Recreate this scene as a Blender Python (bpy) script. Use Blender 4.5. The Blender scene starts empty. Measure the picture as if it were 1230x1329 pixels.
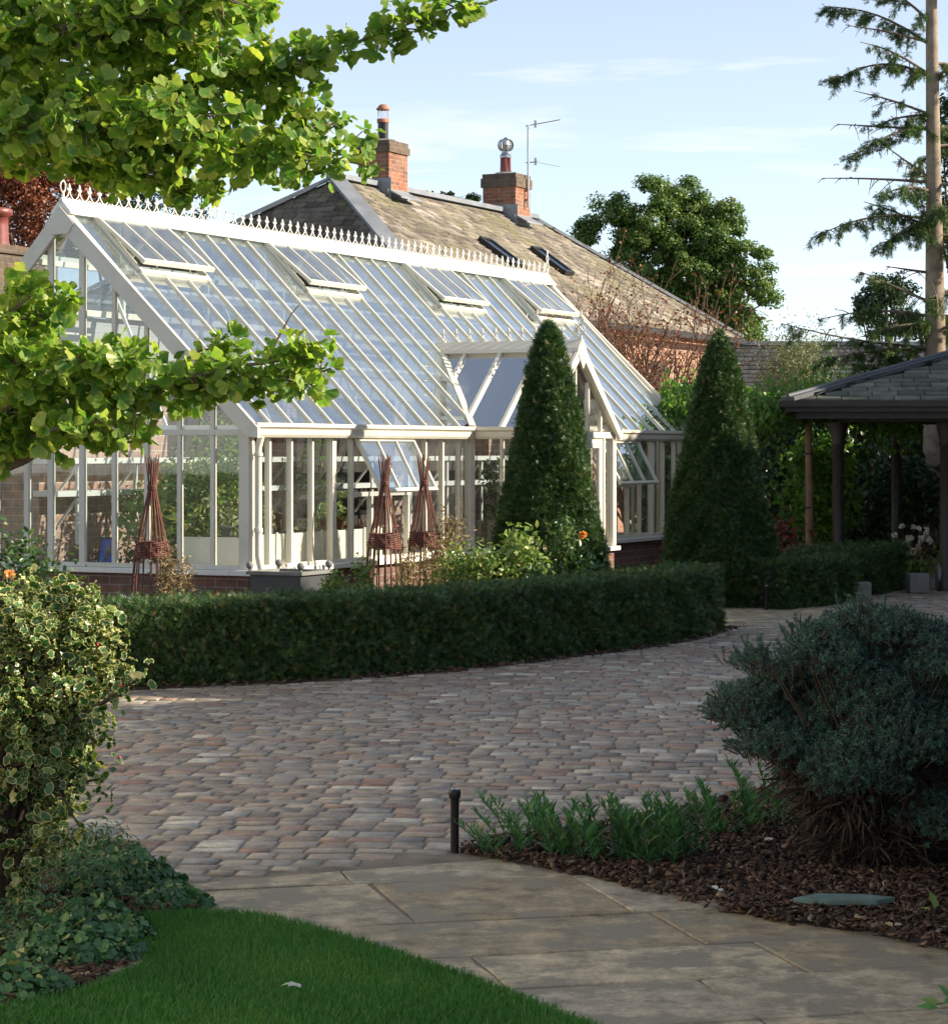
import bpy, math, random
import numpy as np
from mathutils import Vector, Matrix

random.seed(7)
rng = np.random.default_rng(7)
scene = bpy.context.scene
COL = scene.collection
R = math.radians

# ---------------------------------------------------------------- camera, sky, sun, exposure
EYE = 1.7
cam = bpy.data.cameras.new('camera')
cam.lens = 87.85
cam.sensor_width = 36.0
cam.shift_y = -0.0606
cam.clip_start = 0.1
cam.clip_end = 3000
cam_o = bpy.data.objects.new('camera', cam)
COL.objects.link(cam_o)
cam_o.location = (0, 0, EYE)
cam_o.rotation_euler = (R(90), 0, 0)
scene.camera = cam_o

SUN_EL = 27.0
SUN_ROT = 92.0          # clockwise from +Y: the sun stands to the right
sun = bpy.data.lights.new('sun', 'SUN')
sun.energy = 3.7
sun.angle = R(0.55)
sun.color = (1.0, 0.88, 0.70)
sun_o = bpy.data.objects.new('sun', sun)
COL.objects.link(sun_o)
sd = Vector((math.sin(R(SUN_ROT)) * math.cos(R(SUN_EL)), math.cos(R(SUN_ROT)) * math.cos(R(SUN_EL)), math.sin(R(SUN_EL))))
sun_o.rotation_euler = sd.to_track_quat('Z', 'Y').to_euler()
sun_o.location = sd * 60

world = bpy.data.worlds.new('World')
scene.world = world
world.use_nodes = True
wt = world.node_tree
bg = wt.nodes['Background']
sky = wt.nodes.new('ShaderNodeTexSky')
sky.sky_type = 'NISHITA'
sky.sun_disc = False
sky.sun_elevation = R(SUN_EL)
sky.sun_rotation = R(SUN_ROT)
sky.air_density = 0.65
sky.dust_density = 0.3
sky.ozone_density = 2.0
tcw = wt.nodes.new('ShaderNodeTexCoord')
mpw = wt.nodes.new('ShaderNodeMapping')
mpw.inputs['Scale'].default_value = (5.0, 5.0, 42.0)
mpw.inputs['Rotation'].default_value = (0, R(4), 0)
mpw.inputs['Location'].default_value = (2.2, 6.0, 5.5)
nzw = wt.nodes.new('ShaderNodeTexNoise')
nzw.inputs['Scale'].default_value = 1.0
nzw.inputs['Detail'].default_value = 7.0
nzw.inputs['Roughness'].default_value = 0.55
nzw.inputs['Distortion'].default_value = 0.5
rpw = wt.nodes.new('ShaderNodeValToRGB')
rpw.color_ramp.elements[0].position = 0.56
rpw.color_ramp.elements[0].color = (0, 0, 0, 1)
rpw.color_ramp.elements[1].position = 0.78
rpw.color_ramp.elements[1].color = (0.75, 0.75, 0.75, 1)
mxw = wt.nodes.new('ShaderNodeMixRGB')
mxw.inputs[2].default_value = (6.0, 5.9, 5.9, 1)
L = wt.links.new
L(tcw.outputs['Generated'], mpw.inputs[0])
L(mpw.outputs[0], nzw.inputs['Vector'])
L(nzw.outputs[0], rpw.inputs[0])
L(rpw.outputs[0], mxw.inputs[0])
hsw = wt.nodes.new('ShaderNodeHueSaturation')
hsw.inputs['Saturation'].default_value = 0.58
hsw.inputs['Hue'].default_value = 0.492
L(sky.outputs[0], hsw.inputs['Color'])
L(hsw.outputs[0], mxw.inputs[1])
L(mxw.outputs[0], bg.inputs[0])
bg.inputs[1].default_value = 0.084

scene.view_settings.view_transform = 'Standard'
scene.view_settings.look = 'None'
scene.view_settings.exposure = 1.42
scene.view_settings.gamma = 1.0
scene.render.engine = 'CYCLES'
scene.cycles.transparent_max_bounces = 14
scene.cycles.max_bounces = 8

# ---------------------------------------------------------------- helpers: picture measurements -> world
F = 3243.0
def g(x, y, z=0.0):
    """ground (or height z) point seen at photo pixel x, y"""
    Y = F * (EYE - z) / (y - 584.0)
    return Vector(((x - 615.0) / F * Y, Y, z))
def W(x, y, Y):
    return Vector(((x - 615.0) / F * Y, Y, EYE + (584.0 - y) * Y / F))

# ---------------------------------------------------------------- helpers: objects
def tag(o, label=None, cat=None, group=None, kind=None):
    if label: o['label'] = label
    if cat: o['category'] = cat
    if group: o['group'] = group
    if kind: o['kind'] = kind
    return o
def thing(name, label, cat, loc=(0, 0, 0), rz=0.0, group=None):
    o = bpy.data.objects.new(name, None)
    o.empty_display_size = 0.2
    COL.objects.link(o)
    o.location = loc
    o.rotation_euler = (0, 0, rz)
    return tag(o, label, cat, group)
def copy_tree(o, parent=None):
    c = o.copy()
    COL.objects.link(c)
    if parent: c.parent = parent
    for ch in list(o.children):
        copy_tree(ch, c)
    return c

class MB:
    def __init__(self):
        self.v = []; self.f = []; self.sm = []
    def add(self, pts, faces, smooth=False):
        b = len(self.v)
        self.v += [tuple(p) for p in pts]
        for f in faces:
            self.f.append([b + i for i in f]); self.sm.append(smooth)
        return self
    def poly(self, pts):
        return self.add(pts, [list(range(len(pts)))])
    def box(self, x0, x1, y0, y1, z0, z1):
        p = [(x0, y0, z0), (x1, y0, z0), (x1, y1, z0), (x0, y1, z0), (x0, y0, z1), (x1, y0, z1), (x1, y1, z1), (x0, y1, z1)]
        return self.add(p, [[0, 3, 2, 1], [4, 5, 6, 7], [0, 1, 5, 4], [1, 2, 6, 5], [2, 3, 7, 6], [3, 0, 4, 7]])
    def bar(self, p, q, w, h, up=(0, 0, 1)):
        p = Vector(p); q = Vector(q); d = (q - p).normalized(); up = Vector(up)
        s = d.cross(up)
        if s.length < 1e-4: s = d.cross(Vector((1, 0, 0)))
        s.normalize(); n = s.cross(d).normalized()
        pts = []
        for c in (p, q):
            for a, b in ((-1, -1), (1, -1), (1, 1), (-1, 1)):
                pts.append(c + s * (a * w / 2) + n * (b * h / 2))
        return self.add(pts, [[3, 2, 1, 0], [4, 5, 6, 7], [0, 1, 5, 4], [1, 2, 6, 5], [2, 3, 7, 6], [3, 0, 4, 7]])
    def tube(self, pts, r, n=6, smooth=True):
        pts = [Vector(p) for p in pts]
        if not isinstance(r, (list, tuple)): r = [r] * len(pts)
        rings = []
        ref = None
        for i, p in enumerate(pts):
            d = (pts[min(i + 1, len(pts) - 1)] - pts[max(i - 1, 0)])
            if d.length < 1e-9: d = Vector((0, 0, 1))
            d.normalize()
            if ref is None:
                ref = d.cross(Vector((0, 0, 1)))
                if ref.length < 0.1: ref = d.cross(Vector((1, 0, 0)))
            a = (ref - d * ref.dot(d))
            if a.length < 1e-5: a = d.orthogonal()
            a.normalize(); ref = a
            b = d.cross(a)
            rings.append([p + (a * math.cos(2 * math.pi * k / n) + b * math.sin(2 * math.pi * k / n)) * r[i] for k in range(n)])
        V = [p for rg in rings for p in rg]
        fs = []
        for i in range(len(rings) - 1):
            for k in range(n):
                fs.append([i * n + k, i * n + (k + 1) % n, (i + 1) * n + (k + 1) % n, (i + 1) * n + k])
        self.add(V, fs, smooth)
        self.add(rings[0], [list(range(n))[::-1]]); self.add(rings[-1], [list(range(n))])
        return self
    def lathe(self, prof, n=16, c=(0, 0, 0), smooth=True):
        c = Vector(c); V = []
        for r, z in prof:
            for k in range(n):
                a = 2 * math.pi * k / n
                V.append(c + Vector((r * math.cos(a), r * math.sin(a), z)))
        fs = []
        for i in range(len(prof) - 1):
            for k in range(n):
                fs.append([i * n + k, i * n + (k + 1) % n, (i + 1) * n + (k + 1) % n, (i + 1) * n + k])
        self.add(V, fs, smooth)
        if prof[0][0] > 1e-4: self.add(V[:n], [list(range(n))[::-1]])
        if prof[-1][0] > 1e-4: self.add(V[-n:], [list(range(n))])
        return self
    def ball(self, c, r, n=10, m=7, sz=1.0):
        prof = [(max(1e-5, r * math.sin(math.pi * i / m)), -r * sz * math.cos(math.pi * i / m)) for i in range(m + 1)]
        return self.lathe(prof, n, c)
    def prism(self, pts, ex):
        ex = Vector(ex); pts = [Vector(p) for p in pts]; n = len(pts)
        V = pts + [p + ex for p in pts]
        fs = [list(range(n))[::-1], list(range(n, 2 * n))]
        for i in range(n):
            fs.append([i, (i + 1) % n, n + (i + 1) % n, n + i])
        return self.add(V, fs)
    def build(self, name, mat, parent=None, bevel=0.0, rnd=None):
        me = bpy.data.meshes.new(name)
        me.from_pydata(self.v, [], self.f)
        me.polygons.foreach_set('use_smooth', self.sm)
        uv = me.uv_layers.new(name='UVMap')
        co = np.array(self.v, dtype=float)
        dat = np.zeros(len(me.loops) * 2)
        for p in me.polygons:
            nrm = Vector(p.normal)
            t = Vector((0, 0, 1)).cross(nrm)
            if t.length < 0.05: t = Vector((1, 0, 0))
            t.normalize(); b = nrm.cross(t)
            for li in p.loop_indices:
                c = Vector(self.v[me.loops[li].vertex_index])
                dat[li * 2] = c.dot(t); dat[li * 2 + 1] = c.dot(b)
        uv.data.foreach_set('uv', dat)
        if rnd is not None:
            at = me.attributes.new('rnd', 'FLOAT', 'POINT'); at.data.foreach_set('value', np.asarray(rnd, dtype=np.float32))
        me.materials.append(mat)
        me.update()
        o = bpy.data.objects.new(name, me)
        COL.objects.link(o)
        if parent: o.parent = parent
        if bevel > 0:
            m = o.modifiers.new('bevel', 'BEVEL'); m.width = bevel; m.segments = 2; m.limit_method = 'ANGLE'; m.angle_limit = R(40)
        return o

def raw_mesh(name, V, Fc, mat, parent=None, attrs=None, smooth=False):
    me = bpy.data.meshes.new(name)
    nv, nf, c = len(V), len(Fc), Fc.shape[1]
    me.vertices.add(nv); me.vertices.foreach_set('co', np.ascontiguousarray(V, dtype=np.float32).ravel())
    me.loops.add(nf * c); me.loops.foreach_set('vertex_index', np.ascontiguousarray(Fc, dtype=np.int32).ravel())
    me.polygons.add(nf)
    me.polygons.foreach_set('loop_start', np.arange(0, nf * c, c, dtype=np.int32))
    if smooth: me.polygons.foreach_set('use_smooth', np.ones(nf, dtype=bool))
    for k, a in (attrs or {}).items():
        at = me.attributes.new(k, 'FLOAT', 'POINT'); at.data.foreach_set('value', np.ascontiguousarray(a, dtype=np.float32))
    me.materials.append(mat)
    me.update(calc_edges=True)
    me.validate()
    o = bpy.data.objects.new(name, me)
    COL.objects.link(o)
    if parent: o.parent = parent
    return o

def unit(a):
    return a / np.maximum(np.linalg.norm(a, axis=-1, keepdims=True), 1e-9)
def frames(n, tip=None, jit=1.0):
    """leaf axes from normals n; leaf points along tip (projected) or at random"""
    N = len(n)
    n = unit(n)
    t = rng.normal(size=(N, 3)) if tip is None else unit(tip) + rng.normal(size=(N, 3)) * 0.35 * jit
    y = unit(t - (t * n).sum(1, keepdims=True) * n)
    x = np.cross(y, n)
    return x, y, n
def scatter(name, mat, parent, T, P, axes, S, rnd=None, edge=None, origin=(0, 0, 0)):
    tv, tf = T[0], T[1]
    X, Y, Z = axes
    N = len(P)
    S = np.asarray(S)
    if S.ndim == 0: S = np.full(N, float(S))
    P = np.asarray(P) - np.array(origin)[None]
    V = P[:, None, :] + S[:, None, None] * (tv[None, :, 0, None] * X[:, None, :] + tv[None, :, 1, None] * Y[:, None, :] + tv[None, :, 2, None] * Z[:, None, :])
    k = len(tv)
    Fc = (tf[None] + (np.arange(N) * k)[:, None, None]).reshape(-1, tf.shape[1])
    if rnd is None: rnd = rng.random(N)
    at = {'rnd': np.repeat(rnd, k)}
    if len(T) > 2: at['edge'] = np.tile(T[2], N)
    return raw_mesh(name, V.reshape(-1, 3), Fc, mat, parent, at)

# leaf templates: vertices, faces, edge attribute
def T_leaf(w=0.45, fold=0.12, droop=0.12):
    v = np.array([(0, 0, 0), (-w / 2, .45, fold), (0, .5, 0), (w / 2, .45, fold), (0, 1, -droop)], float)
    return v, np.array([(0, 2, 1), (0, 3, 2), (1, 2, 4), (2, 3, 4)])
def T_oval(w=0.6):
    v = np.array([(0, 0, 0), (-w / 2, .3, .08), (-w / 2.2, .7, .06), (0, 1, -.1), (w / 2.2, .7, .06), (w / 2, .3, .08), (0, .5, -.02)], float)
    return v, np.array([(0, 6, 1), (1, 6, 2), (2, 6, 3), (3, 6, 4), (4, 6, 5), (5, 6, 0)])
def T_sprig(k=6, spread=0.42, w=0.09):
    v = []; f = []
    for i in range(k):
        s = -1 if i % 2 else 1
        y0 = 0.05 + 0.8 * i / k
        a = np.array((0, y0, 0)); b = np.array((s * spread * (1 - .5 * i / k), y0 + .28, 0.10 * (1 if i % 3 else -1)))
        d = b - a; p = np.array((-d[1], d[0], 0)); p = p / np.linalg.norm(p) * w / 2
        n = len(v); v += [a - p, a + p, b + p * .6, b - p * .6]; f.append((n, n + 1, n + 2, n + 3))
    n = len(v); v += [(-.025, 0, 0), (.025, 0, 0), (.015, 1, 0.0), (-.015, 1, 0)]; f.append((n, n + 1, n + 2, n + 3))
    return np.array(v, float), np.array(f)
def T_fan():
    v = [(0, 0, 0)]; e = [0]
    k = 11
    for i in range(k):
        a = R(-58 + 116 * i / (k - 1)); r = 1.0 - (0.22 if i == k // 2 else 0.0) + 0.02 * math.cos(i * 2.5) - 0.16 * (abs(i - 5) == 5) - .04 * (abs(i - 5) == 4)
        v.append((r * math.sin(a) * .82, r * math.cos(a), 0.16 * abs(math.sin(a)) + 0.05 * math.cos(i * 1.9))); e.append(1)
    f = [(0, i + 1, i) for i in range(1, k)]
    n = len(v); v += [(-.02, 0, 0), (.02, 0, 0), (.0, -.75, .15)]; e += [0, 0, 0]; f.append((n, n + 2, n + 1))
    return np.array(v, float), np.array(f), np.array(e, float)
def T_holly():
    v = [(0, 0.5, -.04)]; e = [0.0]; f = []
    out = []
    k = 12
    for i in range(k):
        a = 2 * math.pi * i / k
        sp = 1.0 if i % 2 == 0 else 0.80
        out.append((0.33 * sp * math.sin(a), 0.5 - 0.5 * math.cos(a) * (1 if i % 2 == 0 else .93), 0.09 * (1 if i % 2 else -1) * (i not in (0, 6)) + .05 * abs(math.sin(a))))
    for p in out: v.append((p[0] * .72, .5 + (p[1] - .5) * .78, p[2] * .5)); e.append(0.45)
    for p in out: v.append(p); e.append(1.0)
    for i in range(k):
        j = (i + 1) % k
        f.append((0, 1 + i, 1 + j)); f.append((1 + i, 1 + k + i, 1 + k + j)); f.append((1 + i, 1 + k + j, 1 + j))
    return np.array(v, float), np.array(f), np.array(e)
def T_blade():
    v = np.array([(-.05, 0, 0), (.05, 0, 0), (-.04, .55, .05), (.04, .55, .05), (0, 1, .28)], float)
    return v, np.array([(0, 1, 3), (0, 3, 2), (2, 3, 4)])

# ---------------------------------------------------------------- materials
def new_mat(name):
    m = bpy.data.materials.new(name); m.use_nodes = True
    nt = m.node_tree
    return m, nt, nt.nodes['Principled BSDF'], nt.nodes.new, nt.links.new
def ramp_node(nt, stops, interp='LINEAR'):
    r = nt.nodes.new('ShaderNodeValToRGB'); cr = r.color_ramp; cr.interpolation = interp
    while len(cr.elements) < len(stops): cr.elements.new(0.5)
    for e, (p, c) in zip(cr.elements, stops):
        e.position = p; e.color = (c[0], c[1], c[2], 1)
    return r
def noise(nt, scale, detail=4, vec=None, rough=0.55):
    n = nt.nodes.new('ShaderNodeTexNoise'); n.inputs['Scale'].default_value = scale; n.inputs['Detail'].default_value = detail; n.inputs['Roughness'].default_value = rough
    if vec: nt.links.new(vec, n.inputs['Vector'])
    return n
def objco(nt):
    return nt.nodes.new('ShaderNodeTexCoord').outputs['Object']
def bump(nt, h, strength=0.3, dist=0.01):
    b = nt.nodes.new('ShaderNodeBump'); b.inputs['Strength'].default_value = strength; b.inputs['Distance'].default_value = dist
    nt.links.new(h, b.inputs['Height'])
    return b
def mix(nt, fac, a, b, mode='MIX'):
    m = nt.nodes.new('ShaderNodeMixRGB'); m.blend_type = mode
    for i, s in ((0, fac), (1, a), (2, b)):
        if hasattr(s, 'is_linked') or isinstance(s, bpy.types.NodeSocket): nt.links.new(s, m.inputs[i])
        else: m.inputs[i].default_value = s if i == 0 else (s[0], s[1], s[2], 1)
    return m

def plain(name, col, rough=0.5, metal=0.0, var=0.15, nscale=6.0, bmp=0.1, dirt=None):
    m, nt, b, N, Lk = new_mat(name)
    n = noise(nt, nscale, 5, objco(nt))
    r = ramp_node(nt, [(0.3, [c * (1 - var) for c in col]), (0.7, [min(1, c * (1 + var)) for c in col])])
    Lk(n.outputs[0], r.inputs[0])
    out = r.outputs[0]
    if dirt:
        n2 = noise(nt, nscale * .35, 6, objco(nt), .7)
        rr = ramp_node(nt, [(0.5, (0, 0, 0)), (0.72, (1, 1, 1))]); Lk(n2.outputs[0], rr.inputs[0])
        out = mix(nt, rr.outputs[0], out, dirt).outputs[0]
    Lk(out, b.inputs['Base Color'])
    b.inputs['Roughness'].default_value = rough; b.inputs['Metallic'].default_value = metal
    if bmp: Lk(bump(nt, noise(nt, nscale * 8, 4, objco(nt)).outputs[0], bmp, .004).outputs[0], b.inputs['Normal'])
    return m
def leaf_mat(name, stops, trans=0.3, tcol=1.5, rough=0.45, edge=None, spec=0.5, interp='LINEAR'):
    m, nt, b, N, Lk = new_mat(name)
    a = N('ShaderNodeAttribute'); a.attribute_name = 'rnd'
    r = ramp_node(nt, stops, interp); Lk(a.outputs['Fac'], r.inputs[0])
    out = r.outputs[0]
    if edge:
        ea = N('ShaderNodeAttribute'); ea.attribute_name = 'edge'
        er = ramp_node(nt, [(edge[0], (0, 0, 0)), (edge[1], (1, 1, 1))])
        Lk(ea.outputs['Fac'], er.inputs[0])
        mu = N('ShaderNodeMath'); mu.operation = 'MULTIPLY'; Lk(er.outputs[0], mu.inputs[0]); mu.inputs[1].default_value = edge[3]
        out = mix(nt, mu.outputs[0], out, edge[2]).outputs[0]
    Lk(out, b.inputs['Base Color'])
    b.inputs['Roughness'].default_value = rough
    b.inputs['Specular IOR Level'].default_value = spec
    if trans > 0:
        t = N('ShaderNodeBsdfTranslucent')
        tc = mix(nt, 1.0, out, (tcol, tcol * 1.05, tcol * .55), 'MULTIPLY'); Lk(tc.outputs[0], t.inputs[0])
        ms = N('ShaderNodeMixShader'); ms.inputs[0].default_value = trans
        Lk(b.outputs[0], ms.inputs[1]); Lk(t.outputs[0], ms.inputs[2])
        Lk(ms.outputs[0], nt.nodes['Material Output'].inputs[0])
    return m
def brick_mat(name, c1, c2, mortar, white=None):
    m, nt, b, N, Lk = new_mat(name)
    uv = N('ShaderNodeTexCoord').outputs['UV']
    br = N('ShaderNodeTexBrick'); Lk(uv, br.inputs['Vector'])
    br.inputs['Scale'].default_value = 1.0; br.inputs['Brick Width'].default_value = .228; br.inputs['Row Height'].default_value = .077
    br.inputs['Mortar Size'].default_value = .006; br.inputs['Mortar Smooth'].default_value = .3; br.inputs['Bias'].default_value = -.1
    br.inputs['Color1'].default_value = (*c1, 1); br.inputs['Color2'].default_value = (*c2, 1); br.inputs['Mortar'].default_value = (*mortar, 1)
    n = noise(nt, 9, 6, uv, .7)
    r = ramp_node(nt, [(.25, (.40, .38, .38)), (.5, (1, 1, 1)), (.75, (1.4, 1.3, 1.2))]); Lk(n.outputs[0], r.inputs[0])
    o = mix(nt, 1.0, br.outputs['Color'], r.outputs[0], 'MULTIPLY').outputs[0]
    n3 = noise(nt, 1.3, 5, uv, .7); r3 = ramp_node(nt, [(.45, (0, 0, 0)), (.7, (.5, .5, .5))]); Lk(n3.outputs[0], r3.inputs[0])
    o = mix(nt, r3.outputs[0], o, [c * .8 for c in mortar]).outputs[0]
    if white:
        g_ = N('ShaderNodeTexCoord').outputs['Object']; sx = N('ShaderNodeSeparateXYZ'); Lk(g_, sx.inputs[0])
        nn = noise(nt, 3.0, 4, uv)
        ad = N('ShaderNodeMath'); ad.operation = 'MULTIPLY_ADD'; Lk(nn.outputs[0], ad.inputs[0]); ad.inputs[1].default_value = .25; Lk(sx.outputs[2], ad.inputs[2])
        gt = ramp_node(nt, [(.0, (0, 0, 0)), (1, (1, 1, 1))])
        mr = N('ShaderNodeMapRange'); Lk(ad.outputs[0], mr.inputs[0]); mr.inputs[1].default_value = white[0]; mr.inputs[2].default_value = white[0] + .06
        o = mix(nt, mr.outputs[0], o, white[1]).outputs[0]
    Lk(o, b.inputs['Base Color']); b.inputs['Roughness'].default_value = .9
    inv = N('ShaderNodeMath'); inv.operation = 'MULTIPLY_ADD'; Lk(br.outputs['Fac'], inv.inputs[0]); inv.inputs[1].default_value = -1.0
    Lk(noise(nt, 60, 4, uv).outputs[0], inv.inputs[2])
    Lk(bump(nt, inv.outputs[0], .6, .008).outputs[0], b.inputs['Normal'])
    return m
def stone_mat(name, stops, nscale=3.0, stain=None, rough=.85, bscale=30, bstr=.35, interp='LINEAR', speck=.25):
    m, nt, b, N, Lk = new_mat(name)
    a = N('ShaderNodeAttribute'); a.attribute_name = 'rnd'
    r = ramp_node(nt, stops, interp); Lk(a.outputs['Fac'], r.inputs[0])
    co = objco(nt)
    n = noise(nt, nscale, 6, co, .65)
    k = ramp_node(nt, [(.3, (1 - speck * 1.6,) * 3), (.7, (1 + speck,) * 3)]); Lk(n.outputs[0], k.inputs[0])
    o = mix(nt, 1.0, r.outputs[0], k.outputs[0], 'MULTIPLY').outputs[0]
    nf_ = noise(nt, nscale * 9, 5, co, .75); kf = ramp_node(nt, [(.32, (.62, .61, .60)), (.5, (1, 1, 1)), (.68, (1.22, 1.2, 1.17))]); Lk(nf_.outputs[0], kf.inputs[0])
    o = mix(nt, .8, o, mix(nt, 1.0, o, kf.outputs[0], 'MULTIPLY').outputs[0]).outputs[0]
    if stain:
        n2 = noise(nt, stain[0], 6, co, .7); rr = ramp_node(nt, [(stain[2], (0, 0, 0)), (stain[3], (1, 1, 1))]); Lk(n2.outputs[0], rr.inputs[0])
        o = mix(nt, rr.outputs[0], o, stain[1]).outputs[0]
    Lk(o, b.inputs['Base Color']); b.inputs['Roughness'].default_value = rough
    Lk(bump(nt, noise(nt, bscale, 5, co, .7).outputs[0], bstr, .006).outputs[0], b.inputs['Normal'])
    return m
def glass_mat(name, tint=(.90, .94, .93), refl=1.7, dirt=.05, gloss=(1, 1, 1)):
    m, nt, b, N, Lk = new_mat(name)
    nt.nodes.remove(b)
    t = N('ShaderNodeBsdfTransparent'); t.inputs[0].default_value = (*tint, 1)
    gl = N('ShaderNodeBsdfGlossy'); gl.inputs['Roughness'].default_value = .015; gl.inputs[0].default_value = (*gloss, 1)
    n = noise(nt, 1.1, 2, objco(nt)); Lk(bump(nt, n.outputs[0], .06, .02).outputs[0], gl.inputs['Normal'])
    fr = N('ShaderNodeFresnel'); fr.inputs[0].default_value = 1.5
    mu = N('ShaderNodeMath'); mu.operation = 'MULTIPLY'; mu.use_clamp = True; Lk(fr.outputs[0], mu.inputs[0]); mu.inputs[1].default_value = refl
    ms = N('ShaderNodeMixShader'); Lk(mu.outputs[0], ms.inputs[0]); Lk(t.outputs[0], ms.inputs[1]); Lk(gl.outputs[0], ms.inputs[2])
    df = N('ShaderNodeBsdfDiffuse'); df.inputs[0].default_value = (.62, .64, .62, 1)
    n2 = noise(nt, 2.2, 6, objco(nt), .7); r2 = ramp_node(nt, [(.35, (dirt * .4,) * 3), (.75, (dirt * 2.2,) * 3)]); Lk(n2.outputs[0], r2.inputs[0])
    m2 = N('ShaderNodeMixShader'); Lk(r2.outputs[0], m2.inputs[0]); Lk(ms.outputs[0], m2.inputs[1]); Lk(df.outputs[0], m2.inputs[2])
    Lk(m2.outputs[0], nt.nodes['Material Output'].inputs[0])
    return m

M = {}
M['paint'] = plain('stone_coloured_paint', (.70, .66, .56), .42, 0, .06, 3, .05, (.58, .55, .45))
M['ridge_paint'] = plain('pale_paint', (.80, .77, .70), .45, 0, .04, 3, .03)
M['glass'] = glass_mat('glass', (.95, .97, .96), 1.25, .025)
M['roof_glass'] = glass_mat('roof_glass', (.62, .70, .78), 3.6, .05, (.80, .89, .94))
M['vent_glass'] = glass_mat('vent_glass', (.72, .78, .82), 2.0, .07, (.88, .93, .97))
M['brick'] = brick_mat('wall_brick', (.22, .095, .065), (.13, .07, .055), (.26, .23, .19))
M['wall_brick_old'] = brick_mat('old_brick', (.50, .29, .21), (.34, .20, .15), (.58, .51, .43), (2.3, (.40, .40, .38)))
M['chimney_brick'] = brick_mat('chimney_brick', (.33, .115, .058), (.14, .065, .048), (.32, .26, .19))
M['mossy_brick'] = brick_mat('mossy_brick', (.15, .095, .062), (.085, .065, .048), (.16, .145, .11))
M['house_brick'] = brick_mat('house_brick', (.40, .19, .12), (.30, .14, .09), (.44, .36, .28))
M['slate_old'] = stone_mat('lichened_slate', [(0, (.098, .082, .064)), (.4, (.168, .142, .112)), (.75, (.245, .212, .170)), (1, (.37, .335, .285))], 1.8, (.9, (.135, .125, .06), .5, .7), .9, 25, .3, 'LINEAR', .38)
M['slate'] = stone_mat('green_grey_slate', [(0, (.075, .085, .07)), (.5, (.12, .13, .105)), (.85, (.17, .175, .14)), (1, (.27, .27, .24))], 5, (2, (.10, .12, .07), .55, .8), .7, 40, .3)
M['slate_dark'] = stone_mat('dark_slate', [(0, (.05, .055, .06)), (1, (.08, .085, .09))], 4, None, .8)
M['lead'] = plain('lead', (.19, .205, .23), .55, 0, .18, 3, .15, (.27, .28, .29))
M['lead_dark'] = plain('shaded_lead', (.085, .095, .11), .6, 0, .2, 3, .15, (.13, .135, .14))  # darker copy of the lead, the pavilion's shade put into its colour
M['terracotta'] = plain('terracotta', (.36, .14, .085), .8, 0, .18, 8, .2, (.42, .25, .18))
M['terracotta_dark'] = plain('glazed_terracotta', (.21, .055, .045), .45, 0, .15, 8, .1)
M['iron'] = plain('black_iron', (.022, .021, .022), .4, .3, .2, 10, .15)
M['post_paint'] = plain('dark_stained_timber', (.030, .024, .021), .5, 0, .25, 12, .2)
M['steel'] = plain('galvanised_steel', (.45, .45, .44), .3, .9, .1, 8, .05)
M['planter_paint'] = plain('charcoal_paint', (.055, .060, .066), .5, 0, .12, 6, .1)
M['willow'] = plain('willow_rods', (.135, .048, .032), .7, 0, .45, 14, .3)
M['bark'] = plain('bark', (.17, .125, .09), .95, 0, .35, 14, .8, (.20, .20, .15))
M['bark_spruce'] = plain('spruce_bark', (.27, .205, .15), .95, 0, .3, 9, .9, (.36, .32, .26))
M['bark_dark'] = plain('dark_bark', (.075, .052, .040), .95, 0, .3, 18, .6)
M['twig'] = plain('twig_brown', (.16, .095, .06), .9, 0, .3, 18, .4)
M['wood'] = plain('weathered_timber', (.34, .21, .13), .75, 0, .25, 10, .25)
M['grey_stone'] = plain('grey_stone', (.20, .20, .19), .85, 0, .2, 6, .4, (.13, .14, .11))
M['white_board'] = plain('white_boards', (.66, .66, .60), .6, 0, .06, 4, .05)
M['dark_void'] = plain('dark_timber_and_void', (.05, .038, .032), .85, 0, .35, 5, .2)
M['soil'] = plain('soil', (.055, .038, .027), .95, 0, .4, 20, .9)
M['ground'] = plain('rough_ground', (.09, .10, .05), .95, 0, .35, 3, .5)
M['mortar'] = plain('joint_sand', (.19, .158, .122), .95, 0, .4, 5, .6)
M['sett'] = stone_mat('sett_stone', [(0, (.23, .19, .15)), (.16, (.36, .30, .235)), (.30, (.43, .37, .295)), (.45, (.31, .26, .21)), (.62, (.40, .34, .275)), (.74, (.39, .29, .215)), (.82, (.35, .205, .15)), (.87, (.245, .235, .22)), (.95, (.50, .45, .37)), (1, (.64, .59, .50))], 9, (.7, (.40, .33, .26), .54, .85), .68, 45, .5, 'LINEAR', .30)
M['flag'] = stone_mat('sandstone_flag', [(0, (.36, .28, .165)), (.35, (.48, .385, .245)), (.65, (.42, .36, .26)), (1, (.54, .44, .285))], 7.5, (3.2, (.26, .225, .16), .50, .56), .72, 26, 1.0, 'LINEAR', .38)
M['mulch'] = leaf_mat('bark_chips', [(0, (.030, .016, .011)), (.4, (.070, .036, .023)), (.75, (.13, .070, .042)), (.93, (.20, .12, .075)), (1, (.34, .25, .17))], 0, rough=.85)
M['grass'] = leaf_mat('lawn_grass', [(0, (.032, .13, .024)), (.5, (.058, .20, .036)), (.88, (.11, .27, .055)), (.97, (.18, .29, .08)), (1, (.30, .27, .13))], .35, 1.3, .5)
M['grass_base'] = plain('lawn_soil', (.022, .055, .015), .95, 0, .3, 20, .5)
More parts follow.
